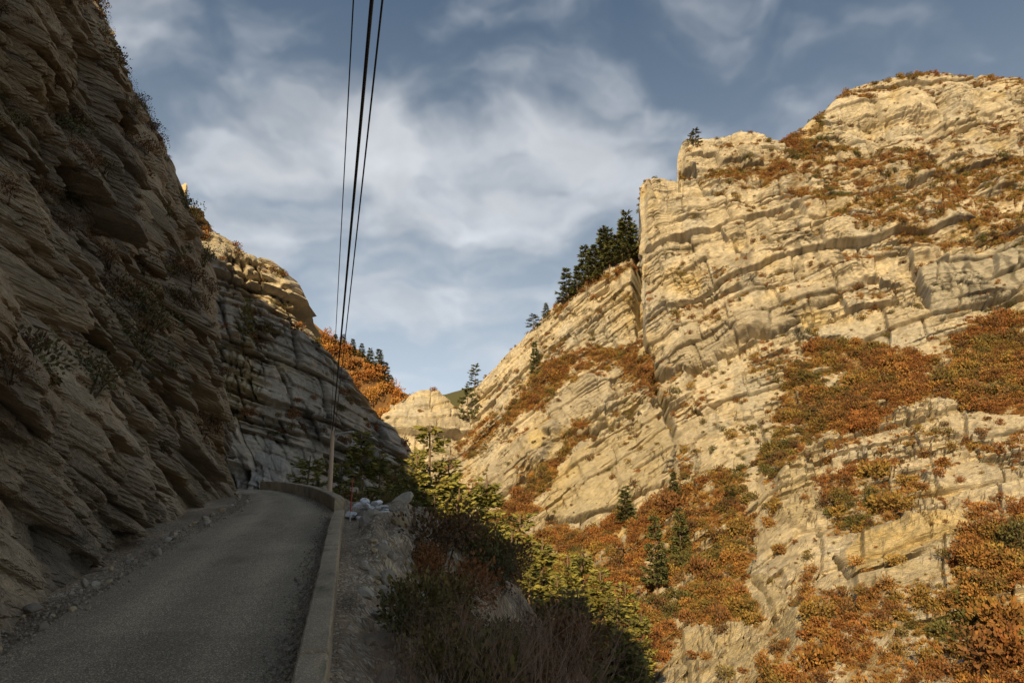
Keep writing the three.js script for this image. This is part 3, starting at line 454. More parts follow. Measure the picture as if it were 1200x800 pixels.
// ---------------------------------------------------------------- ground, road, walls
/* a surface of stone chips pressed into a binder: colour and height, tiling */
function chips(n, count, r0, r1, tones, seed, binder) {
  const R = rng(seed), col = new Float32Array(n * n * 3), h = new Float32Array(n * n);
  for (let i = 0; i < n * n; i++) { const g = 0.85 + 0.3 * R(); for (let k = 0; k < 3; k++) col[i * 3 + k] = binder[k] * g; h[i] = 0.1 * R(); }
  for (let c = 0; c < count; c++) {
    const x = R() * n, y = R() * n, r = lerp(r0, r1, R() * R()), a = R() * 3.14, e = 0.55 + 0.45 * R(), ca = Math.cos(a), sa = Math.sin(a), t = tones[Math.floor(R() * tones.length)], v = 0.7 + 0.6 * R(), top = 0.4 + 0.6 * R();
    for (let j = -Math.ceil(r); j <= r; j++) for (let i = -Math.ceil(r); i <= r; i++) {
      const u = (i * ca + j * sa) / r, w = (j * ca - i * sa) / (r * e), q = u * u + w * w; if (q > 1) continue;
      const o = (((Math.floor(y + j) % n) + n) % n) * n + (((Math.floor(x + i) % n) + n) % n), hh = top * Math.sqrt(1 - q * 0.8);
      if (hh > h[o]) { h[o] = hh; for (let k = 0; k < 3; k++) col[o * 3 + k] = t[k] * v; }
    }
  }
  const A = new Uint8Array(n * n * 4), B = new Uint8Array(n * n * 4);
  for (let i = 0; i < n * n; i++) { for (let k = 0; k < 3; k++) { A[i * 4 + k] = clamp(Math.pow(col[i * 3 + k], 1 / 2.2) * 255, 0, 255); B[i * 4 + k] = clamp(h[i] * 255, 0, 255); } A[i * 4 + 3] = B[i * 4 + 3] = 255; }
  return [A, B].map((d, k) => { const t = new THREE.DataTexture(d, n, n); t.wrapS = t.wrapT = THREE.RepeatWrapping; t.magFilter = THREE.LinearFilter; if (!k) t.colorSpace = THREE.SRGBColorSpace; t.needsUpdate = true; return t; });
}
const [soilMap, soilBump] = chips(1024, 7000, 3, 22, [[0.95, 0.9, 0.8], [0.8, 0.74, 0.64], [1, 0.96, 0.9], [0.6, 0.54, 0.46], [0.9, 0.78, 0.6]], 9, [0.62, 0.52, 0.4]);
const bankSoil = new THREE.MeshStandardMaterial({ vertexColors: true, map: soilMap, bumpMap: soilBump, bumpScale: 0.05, roughness: 0.95, name: 'stony_soil' });
{
  const Zs = joined(span(-25, 3, 12), span(3.3, 260, 300, t => (Math.pow(90, t) - 1) / 89)), us = joined(span(-3.2, -0.52, 20), span(-0.51, 0.3, 270), span(0.38, 2.4, 40));
  const S = rockSurface(us, Zs, (u, Z, out) => { const k = Math.max(Z, 0) + 5; out[0] = u * k + 0.6; out[2] = -Z; out[1] = groundY(out[0], out[2]); out[3] = u; out[4] = Z; },
    () => 0, (x, y, z, u, Z, out) => {
      const n = fbm(x / 1.6, y / 1.6, z / 1.6, 5), v = 0.48 + 0.4 * n; out[0] = v * 1.1; out[1] = v * 0.92; out[2] = v * 0.7;
      const far = smooth(1.5, 7, beside(rightLine, x, -z)[0] - interp([[0, 0], [12, 1.5], [22, 3], [60, 2]], -z)); const s = clamp(far + smooth(-0.05, 0.3, fbm(x / 3, y / 3, z / 3 + 5, 3)) * 0.7, 0, 1) * smooth(-0.35, 0.1, n + 0.2 * far);
      mixTo(out, 0.14 + 0.1 * n, 0.095 + 0.07 * n, 0.045 + 0.03 * n, s * 0.8);
    }, (x, y, z, UV, o) => { UV[o] = (x + y * 0.5) / 2.4; UV[o + 1] = (z + y * 0.3) / 2.4; });
  tag(mesh('ground', S.g, bankSoil), 'rocky bank and wooded slope falling from the road into the gorge', 'ground', null, 'structure');
  const f = new THREE.PlaneGeometry(5000, 5000, 1, 1); f.rotateX(-Math.PI / 2); f.translate(0, -62, -400);
  tag(mesh('valley_floor', f, new THREE.MeshStandardMaterial({ color: new THREE.Color().setRGB(0.1, 0.08, 0.04), roughness: 1, name: 'valley_soil' })), 'wooded valley floor hidden deep below the road', 'ground', null, 'structure');
}
const [roadMap, roadBump] = chips(512, 9000, 2, 5.5, [[0.46, 0.41, 0.33], [0.37, 0.33, 0.265], [0.58, 0.52, 0.42], [0.29, 0.26, 0.21], [0.48, 0.41, 0.31]], 3, [0.19, 0.168, 0.132]);
const asphalt = new THREE.MeshStandardMaterial({ map: roadMap, bumpMap: roadBump, bumpScale: 0.012, roughness: 0.9, vertexColors: true, name: 'chip_seal_asphalt' });
{
  const na = 640, nb = 56, P = [], C = [], UV = [], idx = []; let run = 0, px = 0, pz = 0;
  const R = resample(rightEdge, na), L = resample(leftEdge, na);
  for (let i = 0; i < na; i++) {
    const mx = (R[i][0] + L[i][0]) / 2, mz = (R[i][1] + L[i][1]) / 2; if (i) run += Math.hypot(mx - px, mz - pz); px = mx; pz = mz;
    for (let j = 0; j < nb; j++) {
      const f = j / (nb - 1), x = lerp(L[i][0], R[i][0], f), Z = lerp(L[i][1], R[i][1], f), w = Math.hypot(R[i][0] - L[i][0], R[i][1] - L[i][1]);
      const edge = Math.min(f, 1 - f);
      P.push(x + 0.06 * noise(Z * 2.2, 3, f * 3) * (edge < 0.01 ? 1 : 0), roadHeight(Z) + 0.05 * (1 - 4 * (f - 0.5) ** 2) - 0.02 + 0.02 * noise(x * 0.8, 1, Z * 0.8) + 0.006 * noise(x * 4, 2, Z * 4), -Z);
      const track = Math.exp(-(((f - 0.3) / 0.1) ** 2)) + Math.exp(-(((f - 0.72) / 0.1) ** 2));   // chips worn paler where wheels run
      const crack = Math.max(notch(Math.abs(noise(x * 0.9, 4, Z * 0.5)), 0.012), notch(Math.abs(noise(x * 0.5 + 7, 1, Z * 1.3)), 0.01)) * smooth(0, 0.25, noise(x * 0.3, 8, Z * 0.2)), tar = smooth(0.2, 0.22, noise(x * 0.45 + 2, 6, Z * 0.22));
      const v = (1 - 0.45 * crack) * (1 - 0.16 * tar) * (1.02 + 0.45 * track * (0.7 + 0.6 * noise(x * 0.6, 5, Z * 0.25))) + 0.3 * fbm(x / 2, 7, Z / 4, 4) - 0.22 * smooth(0.1, 0.3, fbm(x / 1.1, 9, Z / 2.4, 4));
      C.push(v * 1.2, v * 1.07, v * 0.88); UV.push(f * w / 1.1, run / 1.1);
      if (i && j) { const a = (i - 1) * nb + j - 1, b = a + 1, c = a + nb, d = c + 1; idx.push(a, b, d, a, d, c); }
    }
  }
  const g = new THREE.BufferGeometry(); g.setAttribute('position', new THREE.Float32BufferAttribute(P, 3)); g.setAttribute('color', new THREE.Float32BufferAttribute(C, 3)); g.setAttribute('uv', new THREE.Float32BufferAttribute(UV, 2)); g.setIndex(idx); g.computeVertexNormals();
  tag(mesh('road', g, asphalt), 'narrow chip-sealed mountain road climbing along the cliff foot', 'road', null, 'structure');
}
// low parapet: cast blocks with rough exposed stone on top
const [wallMap, wallBump] = chips(512, 5200, 2, 8, [[0.52, 0.4, 0.24], [0.44, 0.34, 0.21], [0.58, 0.47, 0.31], [0.34, 0.26, 0.17], [0.5, 0.41, 0.29]], 5, [0.4, 0.31, 0.19]);
const wallTop = new THREE.MeshStandardMaterial({ map: wallMap, bumpMap: wallBump, bumpScale: 0.006, roughness: 0.95, vertexColors: true, name: 'rough_concrete' });
function wallBlock(a, b, width, up, down, R) { // a, b: plan points on the road side; returns a block with worn edges
  const nl = 14, prof = []; const bev = 0.018, H = up, W = width;
  prof.push([0.02, -0.3], [0.006, 0.02], [0, H * 0.5], [0, H - bev], [bev, H], [W * 0.35, H + 0.006], [W * 0.7, H + 0.004], [W - bev, H], [W, H - bev], [W + 0.004, H - 0.09], [W + 0.01, -0.1], [W + 0.04, -down]);
  const ex = b[0] - a[0], ez = b[1] - a[1], len = Math.hypot(ex, ez), ux = ex / len, uz = ez / len, nx = uz, nz = -ux;   // nx,nz: to the right of travel in (x, Z)
  const P = [], UV = [], C = [], idx = [], np = prof.length; const o1 = R() * 9, o2 = R() * 9, tint = 0.85 + 0.3 * R(), sink = (R() - 0.5) * 0.02;
  for (let i = 0; i <= nl; i++) { const f = i / nl, s = 0.006 + f * (len - 0.012); let acc = 0;
    for (let k = 0; k < np; k++) {
      const e = (i === 0 || i === nl) && k > 2 && k < 9 ? 0.008 : 0;
      const [w, h] = prof[k]; if (k) acc += Math.hypot(w - prof[k - 1][0], h - prof[k - 1][1]);
      const x = a[0] + ux * s, Z = a[1] + uz * s, rough = 0.012 * noise(x * 6 + o1, h * 6 + k, Z * 6) + 0.006 * noise(x * 19, k * 3.3, Z * 19);
      P.push(x + nx * (w + rough), roadHeight(Z) + h + sink - e + 0.7 * rough, -(Z + nz * (w + rough))); UV.push(acc / 0.75 + o1, s / 0.75 + o2);
      const v = tint * (0.95 + 0.5 * fbm(x * 1.3, h * 2, Z * 1.3, 4)); const moss = smooth(0.12, 0.3, fbm(x * 2.2, h * 3 + k, Z * 2.2 + 4, 4)); C.push(v * (1 - 0.5 * moss), v * (1 - 0.42 * moss), v * (1 - 0.5 * moss));
      if (i && k) { const p = (i - 1) * np + k - 1, q = p + 1, r = p + np, t = r + 1; idx.push(p, r, t, p, t, q); }
    } }
  for (const [i, flip] of [[0, 0], [nl, 1]]) { const o = i * np; for (let k = 1; k < np - 1; k++) flip ? idx.push(o, o + k + 1, o + k) : idx.push(o, o + k, o + k + 1); }
  const g = new THREE.BufferGeometry(); g.setAttribute('position', new THREE.Float32BufferAttribute(P, 3)); g.setAttribute('color', new THREE.Float32BufferAttribute(C, 3)); g.setAttribute('uv', new THREE.Float32BufferAttribute(UV, 2)); g.setIndex(idx);
  const out = g.toNonIndexed(); out.computeVertexNormals();
  return out;
}
function walk(line, from, to, step) { const pts = []; let i = 0; while (line[i][1] < from) i++; let last = line[i]; pts.push(last); for (; i < line.length && line[i][1] <= to; i++) if (Math.hypot(line[i][0] - last[0], line[i][1] - last[1]) >= step) { last = line[i]; pts.push(last); } return pts; }
const fineRight = resample(rightEdge, 3000);
{
  const R = rng(44);
  const near = thing('parapet_wall'); tag(near, 'low rough concrete parapet with jointed blocks beside the near stretch of road', 'wall', null, 'thing');
  const p = walk(fineRight, -6, 20.6, 2.15);
  for (let i = 1; i < p.length; i++) mesh('wall_block', wallBlock(p[i - 1], p[i], 0.27, 0.25, 1.6, R), wallTop, near);
  const far = thing('parapet_wall'); tag(far, 'higher concrete parapet sweeping round the road bend beyond the marker pole', 'wall', null, 'thing');
  const q = walk(fineRight, 20.9, 36.2, 1.5);
  for (let i = 1; i < q.length; i++) mesh('wall_block', wallBlock(q[i - 1], q[i], 0.3, 0.42, 1.2, R), wallTop, far);
}

// ---------------------------------------------------------------- plants
const leafTint = (R, a, b) => { const k = R(), v = 0.75 + 0.5 * R(); return [lerp(a[0], b[0], k) * v, lerp(a[1], b[1], k) * v, lerp(a[2], b[2], k) * v]; };
function leafGeo(P, C) { const g = new THREE.BufferGeometry(); g.setAttribute('position', new THREE.Float32BufferAttribute(P, 3)); if (C) g.setAttribute('color', new THREE.Float32BufferAttribute(C, 3)); g.computeVertexNormals(); return g; }
function blade(P, C, x, y, z, dx, dy, dz, len, wid, R, c) { // a leaf spray: two long triangles folded along the middle
  let ax = R() - 0.5, ay = R() - 0.5, az = R() - 0.5; let sx = dy * az - dz * ay, sy = dz * ax - dx * az, sz = dx * ay - dy * ax; const l = Math.hypot(sx, sy, sz) || 1; sx *= wid / l; sy *= wid / l; sz *= wid / l;
  const mx = x + dx * len * 0.5, my = y + dy * len * 0.5, mz = z + dz * len * 0.5;
  P.push(x, y, z, mx + sx, my + sy, mz + sz, x + dx * len, y + dy * len, z + dz * len, x, y, z, x + dx * len, y + dy * len, z + dz * len, mx - sx, my - sy, mz - sz);
  for (let i = 0; i < 6; i++) C.push(...c);
}
function tubeGeo(pts, radii, sides, P, flat = []) { // tapered limb as plain triangles
  const rings = pts.map((p, i) => { const q = pts[Math.min(i + 1, pts.length - 1)], o = pts[Math.max(i - 1, 0)]; const d = new THREE.Vector3(q[0] - o[0], q[1] - o[1], q[2] - o[2]).normalize(); const a = new THREE.Vector3(Math.abs(d.y) > 0.9 ? 1 : 0, Math.abs(d.y) > 0.9 ? 0 : 1, 0).cross(d).normalize(), b = d.clone().cross(a); return Array.from({ length: sides }, (_, k) => { const t = k / sides * Math.PI * 2, r = radii[i]; return [p[0] + r * (a.x * Math.cos(t) + b.x * Math.sin(t)), p[1] + r * (a.y * Math.cos(t) + b.y * Math.sin(t)), p[2] + r * (a.z * Math.cos(t) + b.z * Math.sin(t))]; }); });
  for (let i = 1; i < rings.length; i++) for (let k = 0; k < sides; k++) { const a = rings[i - 1][k], b = rings[i - 1][(k + 1) % sides], c = rings[i][k], d = rings[i][(k + 1) % sides]; P.push(...a, ...b, ...d, ...a, ...d, ...c); }
}
/* a shrub about one metre in radius: short stems and several lobes of leaves, tints near white so that the material gives the colour */
function shrubGeo(seed, n, leaf, tall) {
  const R = rng(seed), P = [], C = [], lobes = [];
  const count = 5 + Math.floor(R() * 4);
  for (let i = 0; i < count; i++) { const a = R() * 6.28, r = i ? 0.3 + 0.4 * R() : 0; lobes.push([Math.cos(a) * r, (0.35 + 0.45 * R()) * tall, Math.sin(a) * r, 0.32 + 0.28 * R(), 0.75 + 0.5 * R()]); }
  for (let i = 0; i < n; i++) {
    const L = lobes[Math.floor(R() * count)], u = R() * 2 - 1, a = R() * 6.28, q = Math.sqrt(1 - u * u), r = L[3] * Math.pow(R(), 0.35);
    const dx = q * Math.cos(a), dy = u, dz = q * Math.sin(a), x = L[0] + dx * r, y = Math.max(0.02, L[1] + dy * r * 0.85 * tall), z = L[2] + dz * r;
    const k = L[4] * (0.75 + 0.5 * R()), h = 0.85 + 0.3 * R(), ddx = dx + R() - 0.5, ddy = dy + R() * 0.8 - 0.1, ddz = dz + R() - 0.5, l = Math.hypot(ddx, ddy, ddz) || 1;
    blade(P, C, x, y, z, ddx / l, ddy / l, ddz / l, leaf * (0.7 + 0.7 * R()), leaf * 0.36, R, [k, k * h, k * h * (0.8 + 0.3 * R())]);
  }
  for (let i = 0; i < 6; i++) { const L = lobes[i % count], s = []; tubeGeo([[L[0] * 0.15, -0.25, L[2] * 0.15], [L[0] * 0.5, L[1] * 0.5, L[2] * 0.5], [L[0], L[1], L[2]]], [0.035, 0.022, 0.008], 3, s); for (let k = 0; k < s.length; k += 3) { P.push(s[k], s[k + 1], s[k + 2]); C.push(0.45, 0.4, 0.36); } }
  return leafGeo(P, C);
}
const shrubShapes = [shrubGeo(1, 250, 0.22, 1), shrubGeo(2, 270, 0.2, 1.25), shrubGeo(3, 230, 0.22, 0.7), shrubGeo(4, 250, 0.2, 0.9)];
const shrubDense = [shrubGeo(31, 900, 0.1, 1), shrubGeo(32, 900, 0.095, 1.2)], shrubLedge = [shrubGeo(21, 400, 0.105, 0.8), shrubGeo(22, 430, 0.1, 1), shrubGeo(23, 400, 0.105, 0.65)];
const shrubFine = [shrubGeo(11, 480, 0.18, 1), shrubGeo(12, 500, 0.17, 1.2), shrubGeo(13, 450, 0.18, 0.85)];
const leafMat = (r, g, b, name) => new THREE.MeshStandardMaterial({ color: new THREE.Color().setRGB(r, g, b), vertexColors: true, roughness: 0.85, side: THREE.DoubleSide, name });
const SHRUB_TONES = [[0.21, 0.085, 0.022], [0.165, 0.075, 0.023], [0.235, 0.115, 0.027], [0.115, 0.064, 0.025], [0.21, 0.13, 0.03], [0.13, 0.095, 0.025], [0.085, 0.078, 0.022], [0.26, 0.165, 0.042], [0.2, 0.15, 0.072]];
const TONE_SHARE = [0, 2, 0, 1, 1, 2, 1, 3, 4, 5, 2, 4, 3, 5, 4, 5, 6, 6];
const TONE_WORDS = ['rust red', 'dull rust brown', 'orange brown', 'dark brown', 'ochre', 'olive brown', 'dark olive green', 'tawny yellow', 'pale dry brown'];
const bark = new THREE.MeshStandardMaterial({ color: new THREE.Color().setRGB(0.16, 0.11, 0.075), roughness: 0.95, name: 'bark' });
const shrubMats = SHRUB_TONES.map((t, i) => leafMat(...t, 'shrub_leaves_' + i));
function project(x, y, z) { const f = -z * CP + y * SP, u = y * CP + z * SP; return [600 + 800 * x / f, 400 - 800 * u / f, f]; }
function onSurface(S, px, py) { let best = 1e9, bi = -1; const P = S.P; for (let i = 0; i < P.length / 3; i++) { const f = -P[i * 3 + 2] * CP + P[i * 3 + 1] * SP; if (f < 2) continue; const a = 600 + 800 * P[i * 3] / f - px; if (a > 4 || a < -4) continue; const b = 400 - 800 * (P[i * 3 + 1] * CP + P[i * 3 + 2] * SP) / f - py; const d = a * a + b * b + f * 0.01; if (d < best) { best = d; bi = i; } } return bi < 0 ? null : [P[bi * 3], P[bi * 3 + 1], P[bi * 3 + 2]]; }
/* scatter over a rock surface: chance(i) per square metre */
function scatter(S, seed, chance) {
  const R = rng(seed), out = [], { P, nu, nv } = S;
  for (let j = 1; j < nv - 1; j++) for (let i = 1; i < nu - 1; i++) {
    const o = j * nu + i; if (P[o * 3] === P[(o - nu) * 3] && P[o * 3 + 1] === P[(o - nu) * 3 + 1]) { R(); continue; } const d = chance(o); if (!(d > 0)) { R(); continue; }
    const a = (o - 1) * 3, b = (o + 1) * 3, c = (o - nu) * 3, e = (o + nu) * 3;
    const ux = (P[b] - P[a]) / 2, uy = (P[b + 1] - P[a + 1]) / 2, uz = (P[b + 2] - P[a + 2]) / 2, vx = (P[e] - P[c]) / 2, vy = (P[e + 1] - P[c + 1]) / 2, vz = (P[e + 2] - P[c + 2]) / 2;
    const area = Math.min(Math.hypot(uy * vz - uz * vy, uz * vx - ux * vz, ux * vy - uy * vx), 0.5);
    if (R() < d * area) out.push({ x: P[o * 3], y: P[o * 3 + 1], z: P[o * 3 + 2], o, r: R(), q: R(), w: R() });
  }
  return out;
}
function plantMatrix(p, size, tall = 1) { const m = new THREE.Matrix4(), e = new THREE.Euler((p.q - 0.5) * 0.4, p.r * 6.28, (p.w - 0.5) * 0.4); return m.compose(new THREE.Vector3(p.x, p.y - 0.12 * size, p.z), new THREE.Quaternion().setFromEuler(e), new THREE.Vector3(size, size * tall, size * (0.8 + 0.4 * p.q))); }
{ // the shrubs of the sunlit mountainside
  const S = PLANT.mountain, rows = S.nv;
  const spots = scatter(S, 21, o => { const c = S.chart[o * 2], py = S.chart[o * 2 + 1]; if (c > 1235 || py > 838 || Math.floor(o / S.nu) > rows - 18) return 0; const g = MS.green[o], up = S.N[o * 3 + 1]; return 2.9 * g * g * (0.5 + 0.9 * clamp(up, 0, 1)) + (0.07 + 1.0 * g) * smooth(0.35, 0.85, up); });
  for (const p of spots) { p.g = MS.green[p.o]; p.size = lerp(0.26, 1.5, p.w * p.w * p.w) * (0.75 + 0.35 * p.g); const k = fbm(p.x / 11, p.y / 11, p.z / 11, 3); p.tone = TONE_SHARE[Math.floor(clamp(0.42 + 0.6 * (p.q - 0.5) + k * 1.5, 0, 0.999) * TONE_SHARE.length)]; p.show = p.size / Math.hypot(p.x, p.y, p.z); const v = project(p.x, p.y, p.z); p.seen = v[0] > 0 && v[0] < 1200 && v[1] > 0 && v[1] < 800; }
  spots.sort((a, b) => (b.seen - a.seen) || b.show - a.show);
  { // small oaks standing above the scrub
    const oak = leafGeo((() => { const T = []; tubeGeo([[0, -0.3, 0], [0.06, 0.35, 0.03], [0, 0.9, 0]], [0.06, 0.045, 0.015], 5, T); tubeGeo([[0.06, 0.35, 0.03], [0.35, 0.8, 0.1]], [0.03, 0.01], 4, T); tubeGeo([[0.05, 0.3, 0.03], [-0.3, 0.75, -0.15]], [0.03, 0.01], 4, T); return T; })()), R = rng(64); let n = 0;
    for (const p of spots) { if (n >= 90) break; if (!p.seen || p.g < 0.42 || hash(p.o, 5, 6) > 0.03) continue; const g = thing('oak_tree'), k = 1.5 + 1.5 * R() * R(); mesh('trunk', oak, bark, g); mesh('crown', shrubFine[n % 3], shrubMats[p.tone], g); g.position.set(p.x, p.y - 0.15, p.z); g.rotation.set((R() - 0.5) * 0.2, R() * 6, (R() - 0.5) * 0.2); g.scale.set(k * (0.8 + 0.3 * R()), k * (1 + 0.5 * R()), k); const big = k > 2.2 ? 'tall' : 'low'; tag(g, `${big} ${TONE_WORDS[p.tone]} oak rising above the scrub of the sunlit mountainside`, 'tree', `${big} ${TONE_WORDS[p.tone]} oaks of the sunlit mountainside`); n++; }
  }
  const own = spots.splice(0, 300), words = TONE_WORDS;
  for (const p of own) { const m = mesh('mountain_shrub', shrubShapes[Math.floor(p.r * 4)], shrubMats[p.tone]); plantMatrix(p, p.size, 0.85 + 0.3 * p.w).decompose(m.position, m.quaternion, m.scale); tag(m, `${words[p.tone]} leafy shrub rooted on the lower sunlit mountainside`, 'shrub', `${words[p.tone]} shrubs on the sunlit mountainside`); }
  for (let v = 0; v < 4; v++) {
    const mine = spots.filter((p, i) => i % 4 === v); if (!mine.length) continue;
    const im = new THREE.InstancedMesh(shrubShapes[v], leafMat(1, 1, 1, 'scrub_leaves'), mine.length); im.name = numbered('scrub_vegetation'); im.castShadow = im.receiveShadow = true;
    mine.forEach((p, i) => { im.setMatrixAt(i, plantMatrix(p, p.size, 0.85 + 0.3 * p.w)); const t = SHRUB_TONES[p.tone], k = 0.8 + 0.4 * p.r; im.setColorAt(i, new THREE.Color().setRGB(t[0] * k, t[1] * k, t[2] * k)); });
    tag(im, 'mass of rust and olive scrub covering the upper sunlit mountainside', 'scrub', 'mountainside scrub', 'stuff'); scene.add(im);
  }
  const R = rng(8), P = [], C = []; for (let i = 0; i < 22; i++) { const a = R() * 6.28, e = 0.5 + R(), l = Math.hypot(1, e); blade(P, C, (R() - 0.5) * 0.7, -0.05, (R() - 0.5) * 0.7, Math.cos(a) / l, e / l, Math.sin(a) / l, 0.5 + 0.5 * R(), 0.09, R, [0.8 + 0.4 * R(), 0.8 + 0.4 * R(), 0.8 + 0.3 * R()]); }
  const tuft = leafGeo(P, C), tufts = scatter(S, 23, o => { const c = S.chart[o * 2], py = S.chart[o * 2 + 1]; if (c > 1235 || py > 838 || Math.floor(o / S.nu) > rows - 18) return 0; return 3.4 * smooth(0.1, 0.75, MS.green[o]) * smooth(0.0, 0.5, S.N[o * 3 + 1]); });
  const im = new THREE.InstancedMesh(tuft, leafMat(1, 1, 1, 'dry_grass_blades'), tufts.length); im.name = 'dry_grass'; im.castShadow = im.receiveShadow = true;
  tufts.forEach((p, i) => { im.setMatrixAt(i, plantMatrix(p, 0.35 + 0.5 * p.w)); const k = 0.7 + 0.6 * p.r, g = p.q; im.setColorAt(i, new THREE.Color().setRGB(lerp(0.34, 0.26, g) * k, lerp(0.2, 0.115, g) * k, lerp(0.06, 0.03, g) * k)); });
  tag(im, 'dry brown grass between the shrubs of the sunlit mountainside', 'grass', null, 'stuff'); scene.add(im);
}
function shrub(name, p, size, tone, label, group, shapes = shrubFine, tall = 1) { const m = mesh(name, shapes[Math.floor(p.r * shapes.length)], shrubMats[tone]); plantMatrix(p, size, tall).decompose(m.position, m.quaternion, m.scale); tag(m, label, 'shrub', group); return m; }
{ // shrubs on the ledges of the two shaded cliffs and on the knoll
  const place = (S, seed, rate, want, lo, hi, name, label, group, tones, shapes, ok, low = 0.3) => {
    const spots = scatter(S, seed, o => { const up = S.N[o * 3 + 1]; if (up < low || !ok(o)) return 0; const x = S.P[o * 3], y = S.P[o * 3 + 1], z = S.P[o * 3 + 2]; return rate * smooth(low, low + 0.45, up) * smooth(-0.22, 0.15, fbm(x / 8, y / 8, z / 8 + 3, 3)); }).filter(p => { const v = project(p.x, p.y, p.z); return v[2] > 0 && v[0] > -10 && v[0] < 1210 && v[1] > -10 && v[1] < 800; });
    const R = rng(seed + 1); spots.sort((a, b) => hash(a.o, 1, 2) - hash(b.o, 1, 2));
    for (const p of spots.slice(0, want)) shrub(name, p, ...(() => { const k = tones[Math.floor(R() * tones.length)], big = p.w > 0.75 ? 'large' : p.w > 0.4 ? 'middling' : 'small'; return [lerp(lo, hi, p.w * p.w), k, `${big} ${TONE_WORDS[k]} ${label}`, `${big} ${TONE_WORDS[k]} ${group}`]; })(), shapes);
  };
  place(PLANT.near, 31, 4, 320, 0.22, 1.0, 'ledge_shrub', 'shrub on a ledge of the shaded roadside cliff', 'shrubs on the shaded roadside cliff', [1, 3, 3, 3, 5, 6, 6], shrubLedge, o => PLANT.near.P[o * 3 + 1] > 0.8 && PLANT.near.N[o * 3 + 2] > 0.02, 0.15);
  place(PLANT.spur, 41, 0.7, 290, 0.5, 1.6, 'spur_shrub', 'shrub on a bed of the limestone spur behind the bend', 'shrubs on the limestone spur', [1, 3, 5, 6, 0], shrubShapes, o => PLANT.spur.P[o * 3 + 1] > 0, 0.12);
  place(PLANT.far, 51, 0.12, 40, 0.7, 1.5, 'knoll_shrub', 'shrub on the pale knoll at the end of the gorge', 'shrubs on the pale knoll', [0, 2, 5], shrubShapes, o => true);
}
// ---- conifers
function conifer(seed, { whorls = 15, per = 6, sprays = 7, wide = 0.22, start = 0.12, open = 0.2, len = 0.05, droop = 0.2, a = [0.1, 0.11, 0.03], b = [0.17, 0.16, 0.035], power = 0.85 }) { // one unit tall
  const R = rng(seed), T = [], P = [], C = [], bend = [(R() - 0.5) * 0.04, (R() - 0.5) * 0.04];
  const axis = h => [bend[0] * Math.sin(h * 3), h, bend[1] * Math.sin(h * 2.4)];
  const hs = [-0.04, 0.1, 0.3, 0.5, 0.7, 0.9, 1]; tubeGeo(hs.map(axis), hs.map(h => 0.014 * (1 - 0.93 * Math.max(h, 0)) + 0.001), 7, T);
  for (let i = 0; i < whorls; i++) {
    const h = start + (0.985 - start) * (i + R() * 0.7) / whorls, o0 = axis(h), reach = wide * Math.pow(1 - (h - start) / (1.02 - start), power) + 0.012, turn = R() * 6.28;
    for (let k = 0; k < per; k++) {
      if (R() < open) continue;
      const o = axis(Math.min(h + (R() - 0.5) * 0.06, 0.99));
      const t = turn + (k + (R() - 0.5) * 0.7) / per * 6.28, L = reach * (0.6 + 0.55 * R()), up = 0.25 - droop * (1 - h) * 1.6 + (R() - 0.5) * 0.25, tone = leafTint(R, a, b);
      const pt = f => [o[0] + Math.cos(t) * L * f, o[1] + L * (up * f + 0.16 * f * f), o[2] + Math.sin(t) * L * f];
      tubeGeo([pt(0), pt(0.6), pt(1)], [0.0042 * (1.1 - h), 0.002, 0.0008], 3, T);
      const n = Math.max(2, Math.round(sprays * L / wide + 1));
      for (let q = 0; q < n; q++) { const f = 0.25 + 0.75 * (q + R()) / n, p = pt(f);
        for (let m = 0; m < 7; m++) { const w = t + (R() - 0.5) * 2.6, e = (R() - 0.35) * 1.1, l = Math.hypot(1, e), v = 0.8 + 0.4 * R(); blade(P, C, p[0] + (R() - 0.5) * 0.012, p[1] + (R() - 0.5) * 0.012, p[2] + (R() - 0.5) * 0.012, Math.cos(w) / l, e / l, Math.sin(w) / l, len * (0.6 + 0.7 * R()), len * 0.17, R, tone.map(c => c * v)); } }
    }
  }
  return { trunk: leafGeo(T), crown: leafGeo(P, C) };
}
const needles = new THREE.MeshStandardMaterial({ vertexColors: true, roughness: 0.8, side: THREE.DoubleSide, name: 'needles' });
const DARK = { a: [0.06, 0.068, 0.02], b: [0.105, 0.105, 0.028] }, GOLD = { a: [0.12, 0.122, 0.027], b: [0.22, 0.195, 0.037] };
const pines = {
  dark: [conifer(61, { ...DARK, wide: 0.2, len: 0.06, open: 0.1, sprays: 6 }), conifer(62, { ...DARK, wide: 0.24, len: 0.065, open: 0.15, sprays: 6 }), conifer(63, { ...DARK, wide: 0.17, len: 0.06, open: 0.1, sprays: 6 })],
  slender: [conifer(71, { ...GOLD, whorls: 30, per: 7, sprays: 8, wide: 0.15, len: 0.024, open: 0.1 }), conifer(72, { ...GOLD, whorls: 28, per: 7, sprays: 8, wide: 0.18, len: 0.025, open: 0.15, power: 0.8 }), conifer(73, { ...GOLD, whorls: 30, per: 7, sprays: 8, wide: 0.125, len: 0.022, open: 0.1 })],
  spreading: [conifer(81, { ...GOLD, whorls: 26, per: 6, sprays: 9, wide: 0.17, len: 0.024, open: 0.15 }), conifer(82, { ...GOLD, whorls: 24, per: 6, sprays: 9, wide: 0.2, len: 0.026, open: 0.2, power: 0.7 })],
  loose: [conifer(91, { ...DARK, whorls: 12, per: 5, sprays: 6, wide: 0.22, len: 0.06, open: 0.35, start: 0.25, power: 0.4 })],
};
